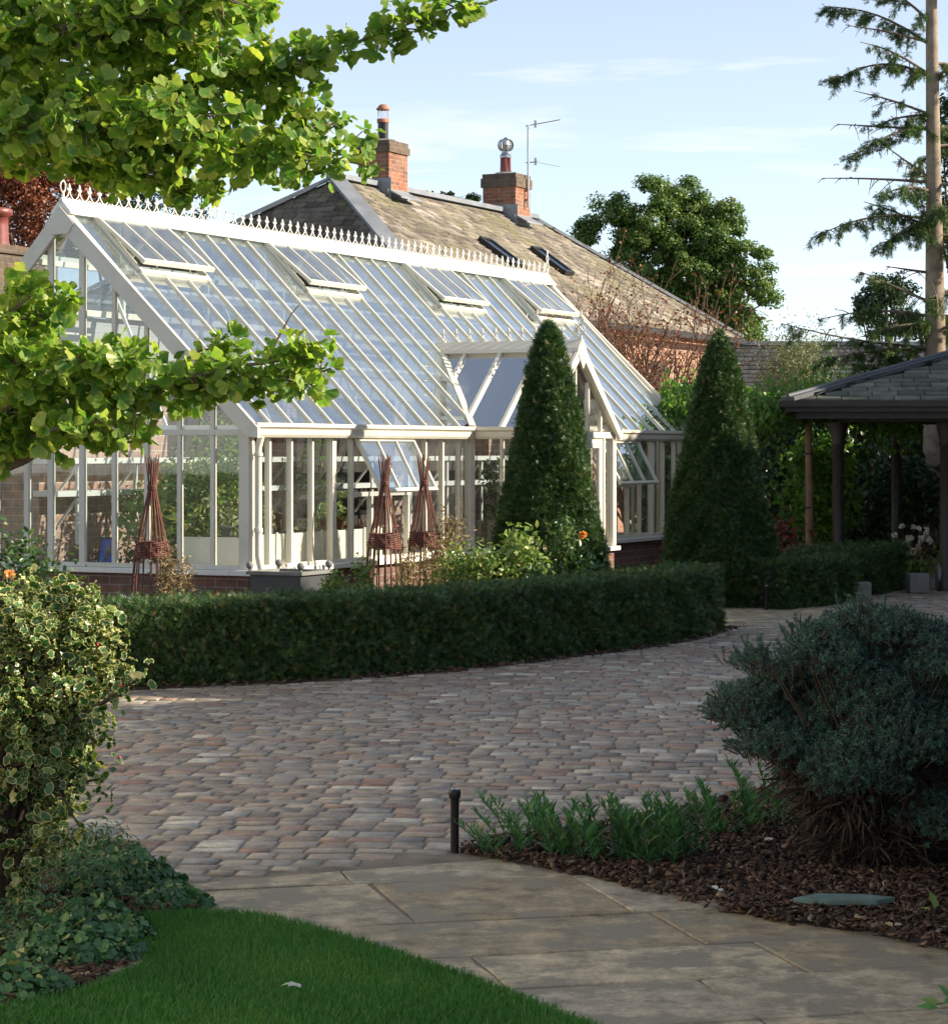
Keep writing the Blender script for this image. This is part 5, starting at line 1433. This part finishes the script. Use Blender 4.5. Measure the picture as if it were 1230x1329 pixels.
# conifer on the right
def spruce():
    Yt = 35.4; b = at(1208, Yt); t = thing('spruce_tree', 'tall sparse conifer with bare trunk at the right', 'tree', b)
    s = F / Yt
    zz = lambda y: EYE + (584 - y) / s
    xx = lambda x: (x - 615) / F * Yt - b.x
    mb = MB(); H = 15.0
    pts = [(0, 0, -.02), (xx(1209), 0, .6), (xx(1211), 0, zz(600)), (xx(1213), 0, zz(430)), (xx(1211), 0, zz(250)), (xx(1208), 0, zz(0)), (xx(1206), 0, 11.5), (xx(1206), 0, H)]
    mb.tube(pts, [.21, .17, .155, .145, .108, .08, .045, .01], 14); mb.build('trunk', M['bark_spruce'], t)
    br = MB(); P = []; D = []
    tx = lambda z: float(np.interp(z, [p[2] for p in pts], [p[0] for p in pts]))
    def branch(z0, ex, ey, ez, dens, sag=.0, tw=9):
        p0 = Vector((tx(z0), 0, z0)); e = Vector((ex, ey, ez)); L_ = (e - p0).length
        cv = []; tw *= 2.3; dens *= .85
        for i in range(9):
            u = i / 8; q = p0.lerp(e, u) + Vector((0, 0, sag * math.sin(u * math.pi))); cv.append(q)
        br.tube(cv, [.026 - .0026 * i for i in range(9)], 5)
        for k in range(int(tw * L_)):
            u = random.uniform(.1, 1.0); i = min(7, int(u * 8)); q = cv[i].lerp(cv[i + 1], u * 8 - i)
            side = Vector((random.gauss(.25 * (1 if ex > p0.x else -1), .4), random.gauss(0, .6), random.gauss(-.38, .28)))
            l = random.uniform(.10, .40) * (1.1 - .55 * u); tip = q + side.normalized() * l
            br.tube([q, q.lerp(tip, .5) + Vector((0, 0, .02)), tip], [.008, .006, .003], 4)
            if random.random() < dens:
                m = int(46 * l / .25)
                for j in range(m):
                    w = random.random() ** .8; c_ = q.lerp(tip, w); P.append(c_ + Vector((random.gauss(0, .014), random.gauss(0, .014), random.gauss(-.02, .018)))); D.append((tip - q).normalized() + Vector((random.gauss(0, .5), random.gauss(0, .5), random.gauss(-.35, .4))))
    B = [(60, 1075, 3, .95, .15, 11), (30, 1115, -25, .9, .1, 11), (56, 1092, 38, .08, .03, 3), (100, 1110, 60, .6, .08, 8), (100, 1077, 108, .95, .22, 12), (150, 1103, 122, .35, .03, 6), (168, 1087, 160, .08, .0, 6), (165, 1095, 212, .95, .12, 12), (150, 1130, 165, .9, .06, 11), (235, 1145, 190, .05, 0, 12), (237, 1072, 227, .06, .02, 4), (250, 1130, 262, .9, .1, 12), (285, 1046, 313, .9, .16, 11), (290, 1130, 330, .95, .12, 14), (355, 1150, 345, .1, 0, 8), (300, 1120, 262, .8, .04, 10), (395, 1122, 350, .35, .0, 12), (412, 1072, 412, .92, .1, 12), (420, 1110, 440, .9, .06, 12), (452, 1008, 422, .5, -.06, 9), (455, 1060, 470, .95, .08, 13), (470, 1110, 480, .9, .05, 13)]
    for y0, ex, ey, dn, sg, tw in B: branch(zz(y0), xx(ex), random.uniform(-.8, .5), zz(ey), dn, sg, tw)
    for k in range(46):
        z0 = random.uniform(3.2, 14.3); a = random.uniform(-2.0, 2.0); L_ = random.uniform(.9, 1.7) * (1.15 - z0 / 18)
        branch(z0, tx(z0) + L_ * math.cos(a) * .9 + .2, L_ * math.sin(a), z0 + random.uniform(-.35, .15), .85, .1, 9)
    for k in range(26):
        z0 = random.uniform(8.7, 14.3); a = random.uniform(2.0, 4.3); L_ = random.uniform(.9, 1.7) * (1.15 - z0 / 18)
        branch(z0, tx(z0) + L_ * math.cos(a), L_ * math.sin(a), z0 + random.uniform(-.35, .15), .85, .1, 9)
    br.build('branches', M['bark'], t)
    P = np.array([tuple(p) for p in P]); D = np.array([tuple(d) for d in D]); n = len(P)
    nn = unit(rng.normal(size=(n, 3)) + np.array((0, 0, .8)))
    scatter('foliage', M['spruce'], t, T_sprig(7, .30, .085), P, frames(nn, D), .075 * (.6 + .7 * rng.random(n)))
spruce()

# =============================================================== NEAR PLANTS
def branch_leaves(lines, per_m):
    """short spurs along each branch, each holding a small spray of leaves"""
    P = []; C = []; tw = []
    for pts, rad in lines:
        pts = [Vector(p) for p in pts]
        for i in range(len(pts) - 1):
            a, b = pts[i], pts[i + 1]; l = (b - a).length; m = max(2, int(per_m * l * (rad / .1) ** 1.4))
            for k in range(m):
                c = a.lerp(b, random.random()); d = Vector((random.gauss(0, 1), random.gauss(0, 1), random.gauss(.1, .8))).normalized()
                q = c + d * rad * random.random() ** .65 * random.choice((.7, 1, 1, 1.25))
                if (q - c).length > .03: tw.append((c, q))
                for j in range(random.randint(5, 10)):
                    e = (d * .5 + Vector((random.gauss(0, 1), random.gauss(0, 1), random.gauss(-.1, .8)))).normalized(); P.append(q + e * random.uniform(.010, .040)); C.append(e)
    return np.array([tuple(p) for p in P]), np.array([tuple(c) for c in C]), tw
def ginkgo():
    base = Vector((-2.6, 7.1, 0))
    t = thing('ginkgo_tree', 'leafy green ginkgo reaching its branches in from the left', 'tree', base)
    tr = MB(); tr.tube([base, base + Vector((.05, 0, 1.2)), base + Vector((.1, -.1, 2.4)), base + Vector((.1, -.1, 4.0))], [.11, .095, .075, .03], 12)
    S1 = [W(-500, 320, 7.0), W(-250, 250, 7.0)]
    def PL(pts, Y0, dy=0.0): return [W(x, y, Y0 + dy * i) for i, (x, y) in enumerate(pts)]
    lines = []
    L_ = [  # upper canopy limbs: (px polyline, depth, depth step, leaf radius, wood radius)
        ([(-300, 190), (-60, 150), (120, 130), (300, 105), (395, 80)], 6.9, -.08, .105, .016),
        ([(395, 80), (470, 52), (540, 28)], 6.6, -.03, .058, .006), ([(540, 28), (590, 10), (645, 0)], 6.55, -.02, .042, .004), ([(200, 40), (270, 35), (335, 10)], 6.6, 0, .075, .006), ([(180, 5), (260, -5), (320, -20)], 6.8, 0, .09, .006),
        ([(-300, 120), (-60, 60), (120, 30), (230, 20), (300, -20)], 6.7, -.1, .12, .016),
        ([(100, 60), (220, 60), (290, 60)], 6.5, 0, .08, .008), ([(150, 25), (260, 25), (335, 25)], 6.9, 0, .045, .006),
        ([(-300, 200), (-60, 180), (120, 190), (260, 185), (350, 190), (440, 208)], 6.7, .05, .10, .016),
        ([(120, 195), (200, 225), (255, 258)], 6.8, -.05, .075, .008),
        ([(260, 185), (330, 205), (400, 200)], 6.5, -.02, .07, .008), ([(300, 105), (370, 140), (440, 165)], 6.8, -.05, .075, .008),
        ([(-60, 150), (40, 165), (160, 160), (280, 150)], 6.4, -.02, .10, .010), ([(-100, 175), (0, 165), (60, 170)], 6.5, 0, .08, .008), ([(60, 190), (120, 215), (170, 232)], 6.9, 0, .06, .007),
        ([(-40, 20), (40, 0), (140, -30)], 7.1, 0, .14, .01), ([(-60, 110), (40, 110), (120, 95)], 7.1, 0, .10, .01), ([(-300, 60), (0, -60), (200, -100), (330, -80)], 7.2, 0, .16, .014),
        # lower limb
        ([(-330, 700), (-60, 625), (30, 590), (95, 552), (160, 515), (230, 500)], 7.0, -.06, .0, .030),
        ([(-60, 600), (20, 520), (70, 500), (150, 500)], 6.8, -.04, .10, .010),
        ([(20, 530), (30, 450), (35, 390), (40, 360)], 6.9, 0, .065, .008), ([(-60, 480), (20, 440), (70, 400), (90, 385)], 6.7, 0, .065, .008),
        ([(-80, 470), (20, 470), (110, 470), (180, 465)], 6.6, 0, .08, .008), ([(-60, 540), (40, 540), (120, 530), (190, 535)], 6.9, 0, .075, .008),
        ([(110, 470), (160, 455), (180, 450)], 6.8, 0, .045, .006), ([(-60, 590), (40, 565), (110, 560), (180, 545)], 6.75, 0, .06, .008), ([(-40, 430), (20, 400), (60, 370)], 6.6, 0, .05, .006), ([(60, 560), (100, 550), (150, 545)], 6.6, 0, .055, .006),
        ([(160, 515), (230, 495), (290, 478), (350, 470), (405, 462)], 6.7, -.03, .060, .009), ([(230, 500), (290, 500), (350, 492), (412, 485), (430, 478)], 6.75, -.02, .042, .009),
        ([(210, 490), (260, 455), (320, 445)], 6.8, 0, .045, .006), ([(340, 470), (380, 455), (415, 450)], 6.6, 0, .04, .005), ([(360, 490), (395, 500), (415, 510)], 6.6, 0, .035, .004),
        ([(220, 510), (240, 520), (285, 512)], 6.9, 0, .035, .005),
        ([(345, 470), (366, 430), (378, 408), (388, 396)], 6.7, 0, .0, .004)]
    br = MB()
    for pts, Y0, dy, rad, wr in L_:
        q = PL(pts, Y0, dy); k = len(q)
        br.tube(q, [max(.002, wr * (1 - .75 * i / (k - 1))) * (1 if wr < .02 else 1.35) for i in range(k)], 8)
        if rad > 0: lines.append((q, rad))
    for z, e in ((1.0, W(-330, 700, 7.0)), (2.2, W(-300, 190, 6.9)), (2.4, W(-300, 120, 6.7)), (2.0, W(-300, 230, 6.7)), (2.6, W(-300, 60, 7.2)), (1.3, W(-80, 470, 6.6)), (1.1, W(-60, 540, 6.9))):
        s0 = base + Vector((.05, -.05, z)); br.tube([s0, s0.lerp(e, .5) + Vector((0, 0, .04)), e], [.04, .035, .025], 8)
    for p in br.v: pass
    br.v = [(p[0] - base.x, p[1] - base.y, p[2] - base.z) for p in br.v]; tr.v = [(p[0] - base.x, p[1] - base.y, p[2] - base.z) for p in tr.v]
    P, C, tw = branch_leaves(lines, 185)
    for a_, b_ in tw: br.tube([a_ - base, b_ - base], [.0028, .0018], 4)
    tr.build('trunk', M['bark'], t); br.build('branches', M['bark'], t)
    n = len(P)
    tip = unit(C) * .9 + np.array((0, 0, -.4)) + rng.normal(size=(n, 3)) * .3
    nn = rng.normal(size=(n, 3)) * .8 + np.array((.35, -.35, .7))
    up = W(300, 340, 6.8).z
    low = P[:, 2] < up
    rnd = rng.random(n); rnd = np.where(low, np.clip(rnd * .80 + .12, 0, 1), rnd * .93)
    scatter('foliage', M['ginkgo'], t, T_fan(), P, frames(nn, tip), .037 * (.40 + .9 * rng.random(n)), rnd, origin=base)
    print('ginkgo leaves', n)
ginkgo()

def holly():
    base = Vector((-1.70, 9.0, 0)); t = thing('holly_bush', 'cream edged variegated holly bush at the left edge', 'shrub', base)
    cl = []
    prof = [(.22, .22, 0), (.34, .36, 0), (.44, .44, 0), (.54, .46, 0), (.64, .47, 0), (.74, .49, 0), (.84, .51, 0), (.93, .51, 0), (1.02, .50, 0), (1.08, .48, 0), (1.12, .45, 0)]
    n = 0; P = []; C = []
    for k in range(560):
        z, r, _ = prof[int(len(prof) * random.random() ** .72)]; z += random.uniform(-.05, .05); a = random.random() * 6.28; rr = r * (.40 + .58 * random.random() ** .5) * (1 + .13 * math.sin(a * 3 + z * 9) + .08 * math.sin(a * 7 - z * 14)); z += .05 * math.sin(a * 4 + 1)
        c = np.array((rr * math.cos(a) * .84 - .02, rr * math.sin(a) * .8, z)); cl.append(c)
        m = random.randint(15, 28) if z > .7 else random.randint(12, 22); o = rand_dir(m); P.append(c + o * (.07 * rng.random(m) ** .5)[:, None]); C.append(unit(o * .7 + c / np.linalg.norm(c) * .5 + np.array((0, 0, .3))))
    for q in (W(165, 880, 8.7), W(178, 882, 8.65), W(150, 905, 8.75), W(140, 960, 8.8), W(135, 1010, 8.8), W(140, 1040, 8.8), W(110, 1085, 8.7), W(120, 930, 8.6)):
        c = np.array(q - base); cl.append(c); m = 8; o = rand_dir(m); P.append(c + o * (.05 * rng.random(m) ** .5)[:, None]); C.append(o * .6 + np.array((0, -.4, .6)))
    P = np.concatenate(P); C = np.concatenate(C); n = len(P)
    scatter('foliage', M['holly'], t, T_holly(), P, frames(C + rng.normal(size=(n, 3)) * .5), .042 * (.5 + .85 * rng.random(n)), rng.random(n))
    mb = MB(); limbs(mb, (0, 0, 0), (-.02, 0, 1.05), np.array(cl), .018, 110, 5, .08); mb.build('branches', M['bark_dark'], t)
    mb = MB()
    for k in range(16):
        c = cl[random.randrange(len(cl))]; mb.ball((c[0] + random.gauss(0, .04), c[1] - .06, c[2] + random.gauss(0, .03)), .006, 8, 5)
    mb.build('berries', M['red_berry'], t)
holly()

# ground cover at the lower left: separate low plants
def low_plants():
    labs = ['low green ground cover plant under the holly, by the flagstones', 'lobed leaf ground cover at the border tip beside the lawn corner', 'low green plant hugging the left edge of the lawn', 'dark green ground cover under the holly branches', 'pale leaved low plant nearest the camera at the left edge', 'lobed green plant before the bare bark patch', 'trailing green plant with a yellowed leaf beside the setts', 'grassy green tuft at the bottom left corner']
    spots = [(160, 1160, .20, .17), (222, 1178, .12, .08), (95, 1245, .18, .14), (60, 1170, .28, .26), (15, 1290, .15, .10), (118, 1222, .17, .15), (130, 1130, .17, .22), (30, 1235, .22, .22)]
    for (x, y, r, h), lb in zip(spots, labs):
        p = g(x, y); t = thing('ground_cover_plant', lb, 'plant', p, 0, 'low plants in the left border')
        n = int(1500 * r / .22); a = rng.random(n) * 6.28; rr = r * np.sqrt(rng.random(n)); z = h * (1 - (rr / r) ** 2 * .75) * (.35 + .65 * rng.random(n))
        P = np.stack([rr * np.cos(a) * 1.25, rr * np.sin(a), np.maximum(z, .02)], 1)
        N = np.stack([rr / r * np.cos(a) * .7, rr / r * np.sin(a) * .7 - .2, np.ones(n)], 1) + rng.normal(size=(n, 3)) * .45
        scatter('foliage', M['cover_leaf'], t, T_leaf(.35, .1, .3) if ('grassy' in lb or 'trailing' in lb or 'dark' in lb) else T_fan()[:2] if ('lobed' in lb or 'low' in lb) else T_oval(.8), P, frames(N), .024 * (.4 + 1.5 * rng.random(n) ** 2))
        mb = MB()
        for k in range(12):
            q = P[rng.integers(n)]; mb.tube([(q[0] * .3, q[1] * .3, 0), (q[0] * .7, q[1] * .7, q[2] * .8), tuple(q)], .003, 4)
        mb.build('stems', M['dry_stem'], t)
low_plants()

# lance-leaved perennials in the right bed
def perennial(x, y, h, ns, spread, lb):
    p = g(x, y); t = thing('perennial_clump', lb, 'plant', p, 0, 'lance leaved plants in the mulch bed')
    mb = MB(); P = []; N = []; D = []; S = []
    for k in range(ns):
        a = random.random() * 6.28; r = spread * math.sqrt(random.random()); b = Vector((r * math.cos(a), r * math.sin(a) * .8, 0)); hh = h * random.uniform(.6, 1.05)
        lean = Vector((math.cos(a), math.sin(a), 0)) * random.uniform(.0, .12) + Vector((-.06, 0, 0)); e = b + Vector((0, 0, hh)) + lean; m_ = b.lerp(e, .5) - lean * .15
        mb.tube([b, m_, e], [.004, .0035, .002], 5)
        nl = int(hh / .011)
        for i in range(nl):
            u = .1 + .9 * i / nl; q = b.lerp(m_, u * 2) if u < .5 else m_.lerp(e, u * 2 - 1); an = i * 2.4 + random.uniform(-.4, .4)
            d = Vector((math.cos(an), math.sin(an), .75 + .7 * u)).normalized(); P.append(q); D.append(d); N.append(Vector((-d.x * d.z, -d.y * d.z, 1 - d.z * d.z)).normalized() + Vector((random.gauss(0, .15),) * 3)); S.append(random.uniform(.7, 1.15) * (.075 if u < .85 else .048))
    mb.build('stems', M['perennial'], t, rnd=[.3] * len(mb.v))
    f = lambda A: np.array([tuple(v) for v in A])
    D_ = unit(f(D)); N_ = unit(f(N)); y_ = D_; x_ = unit(np.cross(y_, N_)); z_ = np.cross(x_, y_)
    scatter('foliage', M['perennial'], t, T_leaf(.22, .04, .15), f(P), (x_, y_, z_), np.array(S))
spots = [(665, 1112, .22, 9, .12, 'sprawling lance leaved plant nearest the black bollard'), (735, 1118, .27, 12, .10, 'lance leaved plant second in the row from the bollard'), (790, 1124, .28, 16, .12, 'dense lance leaved plant in the middle of the row'), (845, 1128, .33, 16, .13, 'tallest lance leaved plant of the row before the conifer'), (890, 1118, .28, 10, .09, 'lance leaved plant at the right end of the front row'), (945, 1090, .27, 9, .10, 'lance leaved plant behind the row, partly under the conifer'), (690, 1090, .22, 8, .12, 'low lance leaved plant at the back edge near the setts'), (1000, 1078, .30, 10, .12, 'bushy lance leaved plant in the conifer shade')]
for s in spots: perennial(*s)
# small seedling by the slab and odd leaves
sd_ = thing('seedling', 'broad leaved seedling at the right edge of the mulch', 'plant', g(1212, 1195)); 
scatter('leaf', M['garden_leaf'], sd_, T_oval(.45), np.array([(0, 0, .03), (0, 0, .04), (-.01, 0, .02)]), frames(np.array([(-.3, -.6, .7), (.5, -.5, .5), (-.2, -.3, 1.0)]), np.array([(-1, 0, .3), (.35, .1, 1), (.3, -.8, .2)]), .2), .085)
MB().tube([(0, 0, 0), (.004, 0, .045)], .003, 5).build('stem', M['dry_stem'], sd_)
fl = g(380, 1292); o = scatter('fallen_leaf', M['white_petal'], None, T_oval(.6), np.array([(0, 0, .0), (.01, .0, .004), (-.012, .005, 0)]), frames(np.array([(0, -.2, 1), (.3, -.3, 1), (-.3, 0, 1.0)])), .035); o.location = (fl.x, fl.y, .035); tag(o, 'pale fallen leaf lying on the lawn', 'leaf')
for (x, y, lb) in ((1158, 1219, 'yellow fallen leaf on the mulch beside the paving edge'), (930, 1170, 'white fallen leaf at the edge of the mulch bed'), (1000, 1102, 'pale fallen leaf under the blue conifer')):
    p = g(x, y); o = scatter('fallen_leaf', M['dry_leaf'] if 'yellow' in lb else M['white_petal'], None, T_oval(.7), np.array([(0, 0, 0.0), (.006, .004, .003)]), frames(np.array([(.1, -.4, 1), (0, -.2, 1.0)])), .035, np.array([.6, .7])); o.location = (p.x, p.y, .045); tag(o, lb, 'leaf')
sl = g(1088, 1184); mb = MB()
pts = [(-.17 + .0, -.02), (-.05, -.075), (.13, -.07), (.205, -.01), (.10, .055), (-.07, .07)]
mb.prism([(x, y, 0) for x, y in pts], (0, 0, .02)); o = mb.build('stepping_slab', M['slab'], None, .003); o.location = (sl.x, sl.y, .038); tag(o, 'flat blue green slate slab lying in the mulch', 'stone slab')
# bollards
def bollard(loc, h, r, label):
    t = thing('garden_light', label, 'bollard light', loc, 0, 'black bollard lights')
    MB().lathe([(r * .9, -.01), (r * .9, h * .84), (r * .95, h * .85)], 16).build('stem', M['iron'], t)
    MB().lathe([(r * 1.0, h * .85), (r * 1.22, h * .87), (r * 1.3, h * .96), (r * 1.25, h), (r * .6, h * 1.005)], 16).build('head', M['iron'], t)
    MB().lathe([(r * .8, 0), (r * .6, .006), (.002, .008)], 14, (0, 0, h * 1.005)).build('cap', M['steel'], t)
bollard(g(590, 1106), .265, .020, 'slim black bollard light at the corner of the mulch bed')
bollard(g(994, 792), .26, .022, 'slim black bollard light at the foot of the right yew')

# blue spruce bush on the right
def blue_bush():
    base = g(1138, 1126); t = thing('blue_conifer', 'dwarf blue green conifer with bare brown twigs below', 'shrub', base)
    cl = []
    s = F / base.y
    LB = [(938, 925, .13), (975, 880, .13), (1020, 850, .15), (1065, 838, .12), (1112, 820, .13), (1165, 842, .15), (1225, 850, .17), (1000, 935, .19), (1090, 905, .24), (1190, 915, .26), (955, 965, .11), (1280, 890, .22), (1050, 985, .17), (1270, 985, .22), (1180, 1000, .18), (1330, 930, .2)]
    LB = [(x + 34, y + (16 if i_ % 2 else 2), r * (.80 if i_ % 3 else .95)) for i_, (x, y, r) in enumerate(LB)] + [(1190, 1055, .15), (1270, 1060, .19), (1100, 1000, .15), (1140, 955, .19), (1145, 1045, .13), (1060, 960, .16)]
    LB += [(1112, 800, .06), (1090, 812, .05), (1050, 820, .05), (1150, 815, .06), (975, 855, .05), (1190, 822, .05)]
    ctr = np.array(W(1130, 1000, base.y)) - np.array(base)
    for x, y, r in LB:
        for rep_ in range(2):
            q = np.array(W(x, y, base.y)) - np.array(base) + np.array((0, random.uniform(-.32, .05) if rep_ == 0 else random.uniform(.05, .4), -.03 * rep_))
            for k in range(int(6200 * r * r)):
                d = rand_dir(1)[0]; d[2] = abs(d[2]) * 1.0 - .25; c = q + d * r * (.75 + .3 * random.random()) * np.array((1.05, 1.05, .95))
                cl.append((c[0] + .02, c[1], c[2], d[0], d[1], d[2]))
    P = []; D = []
    br = MB()
    for (x, y, z, dx, dy, dz) in cl:
        c = Vector((x, y, z)); d = (Vector((dx * .8, dy * .8, dz * .6 + .6)) ).normalized()
        for j in range(random.randint(3, 5)):
            dd = (d + Vector((random.gauss(0, .45), random.gauss(0, .45), random.gauss(.1, .35)))).normalized(); l = random.uniform(.028, .055); q0 = c + Vector((random.gauss(0, .03),) * 1 + (random.gauss(0, .03), random.gauss(0, .02)))
            br.tube([q0 - dd * .03, q0 + dd * l], [.003, .002], 4)
            for i in range(34):
                w = random.random(); th = random.random() * 6.28; o_ = dd.orthogonal(); o_.rotate(Matrix.Rotation(th, 3, dd)); P.append(q0 + dd * (l * w)); D.append((o_ * 1.0 + dd * .55))
        if random.random() < .10:
            s0 = Vector((random.gauss(0, .04), random.gauss(0, .04), random.uniform(.05, .4))); br.tube([s0, s0.lerp(c, .55) + Vector((0, 0, -.05)), c], [.010, .007, .003], 5)
    br.tube([(0, 0, -.02), (.02, 0, .25), (0, 0, .6)], [.05, .04, .02], 8); br.tube([(-.03, 0, 0), (-.12, 0, .25), (-.3, 0, .5)], [.035, .028, .012], 7); br.tube([(.03, 0, 0), (.14, 0, .25), (.32, 0, .5)], [.035, .028, .012], 7)
    br.build('branches', M['bark_dark'], t)
    f = lambda A: np.array([tuple(v) for v in A]); P = f(P); D = unit(f(D)); n = len(P)
    x_ = unit(np.cross(D, rng.normal(size=(n, 3)))); z_ = np.cross(x_, D)
    tv = np.array([(-.10, 0, 0), (.10, 0, 0), (0, 1, .10)]); tf = np.array([(0, 1, 2)])
    scatter('needles', M['blue_spruce'], t, (tv, tf), P, (x_, D, z_), .017 * (.8 + .4 * rng.random(n)))
    # dry inner twigs hanging below
    n = 11000; a = rng.random(n) * 6.28; z = .04 + .42 * rng.random(n); r = (.14 + .36 * (z / .6) ** 1.1) * np.sqrt(rng.random(n))
    P = np.stack([r * np.cos(a), r * np.sin(a) * .85, z], 1); dd = rng.normal(size=(n, 3)) * .7 + np.stack([np.cos(a), np.sin(a), np.full(n, -.1)], 1) * .7
    tv = np.array([(-.007, 0, 0), (.007, 0, 0), (.006, .5, .05), (0, 1, -.05)]); tf = np.array([(0, 1, 2), (0, 2, 3)])
    scatter('dry_twigs', M['dead_needle'], t, (tv, tf), P, frames(rng.normal(size=(n, 3)), dd), .13 * (.5 + .9 * rng.random(n)))
blue_bush()
# pale flowered plant behind the conifer at the right edge
bushy('sedum_plant', 'green plant with pale flower heads at the right edge behind the conifer', g(1255, 1075), .24, .50, 500, .055, M['garden_leaf'], T_oval(.5), stems=10, flowers=[(-.06, -.15, .36), (-.1, -.12, .22), (.0, -.16, .30)], fl_mat=M['willow_leaf'], fl_size=.09)
tw = thing('twig_sprig', 'leafy green sprig poking in at the right edge by the paving', 'plant', g(1262, 1330))
scatter('leaf', M['perennial'], tw, T_leaf(.35), np.array([(-.09, 0, .06), (-.06, 0, .07), (-.04, 0, .10), (-.10, .0, .05)]), frames(np.array([(0, -.8, .6)] * 4), np.array([(-1, 0, .4), (-.4, 0, .9), (-.6, 0, -.5), (-1, 0, .1)]), .3), .07)
MB().tube([(0, 0, 0), (-.05, 0, .07), (-.11, 0, .06)], .003, 5).build('stem', M['dry_stem'], tw)

# =============================================================== shade trees to the right, outside the picture
def shade_tree(loc, h, r, n, lb):
    t = thing('lime_tree', lb, 'tree', loc, 0, 'row of trees along the right boundary')
    a = rng.random(n) * 6.28; z = h * (rng.random(n) * .97 + .03); rr = r * np.minimum(1, (1.03 - z / h) * 4) ** .5 * (.55 + .45 * rng.random(n))
    P = np.stack([rr * np.cos(a), rr * np.sin(a), z], 1)
    scatter('crown', M['dark_leaf'], t, T_oval(.8), P, frames(rng.normal(size=(n, 3)) + np.array((0, 0, .3))), .42 * (.6 + .7 * rng.random(n)))
    MB().tube([(0, 0, 0), (0, 0, h * .9)], [.25, .06], 10).build('trunk', M['bark'], t)
XS = 14.0
tanE = math.tan(R(SUN_EL)); lean = -math.cos(R(SUN_ROT)) / math.sin(R(SUN_ROT))
hts = [(2, .75, -1.1), (5, .70, -1.1), (7.9, .55, -1.1), (10.6, .62, -1.5), (13.2, .45, -2.0), (15.6, .42, -2.2), (18.2, .22, -1.9), (20.6, .42, -.8), (23.3, .10, .5), (26.6, 1.4, 2.7), (29.0, .0, 2.2), (30.9, 3.0, 4.8), (32.8, 3.6, 5.4), (35, .9, 5.0), (37.5, .7, 4.6)]
for i, (y, zb, xb) in enumerate(hts):
    h = zb + tanE * (XS - xb)
    shade_tree((XS + random.uniform(-.3, .3), y - lean * 0 - (XS - xb) * lean, 0), h, 1.8, 5200, 'tall leafy tree in the unbroken row along the right boundary')

for (x, y, r, h, lb) in ((3.3, 8.6, .8, 1.9, 'unseen shrub added for shade right of the blue conifer'), (3.5, 11.0, .9, 2.2, 'unseen shrub added for shade behind the blue conifer, outside the bed'), (3.0, 6.3, .7, 1.7, 'unseen shrub added for shade at the edge of the flagstones')):  # unseen shrubs added to darken the lower right foreground
    bushy('shade_shrub', lb, (x, y, 0), r, h, 2600, .13, M['dark_leaf'], T_oval(.5), cat='shrub', z0=.05)

# unseen white house added on the left as a bounce wall: its sunlit wall throws warm light back over the foreground
bwall = thing('light_bounce_house', 'added white bounce wall, unseen, left of the foreground lawn', 'house', (-5.6, 0.5, 0))
M['render_white'] = plain('white_render', (.80, .77, .70), .9, 0, .05, 2, .2)
MB().box(-4, 0, 0, 15, -.05, 5.0).build('wall', M['render_white'], bwall)
mb = MB(); mb.prism([(-4.3, -.3, 5.0), (.3, -.3, 5.0), (-2, -.3, 6.8)], (0, 15.6, 0)); mb.build('roof', M['slate_dark'], bwall, rnd=[.4] * len(mb.v))
for yy in (2.5, 7.0, 11.5):
    mb = MB(); mb.box(.004, .05, yy, yy + 1.0, 1.0, 2.2); w_ = mb.build('window', M['ridge_paint'], bwall)
    mb = MB(); mb.box(.052, .056, yy + .07, yy + .93, 1.07, 2.13); mb.build('pane', M['skylight_glass'], w_)
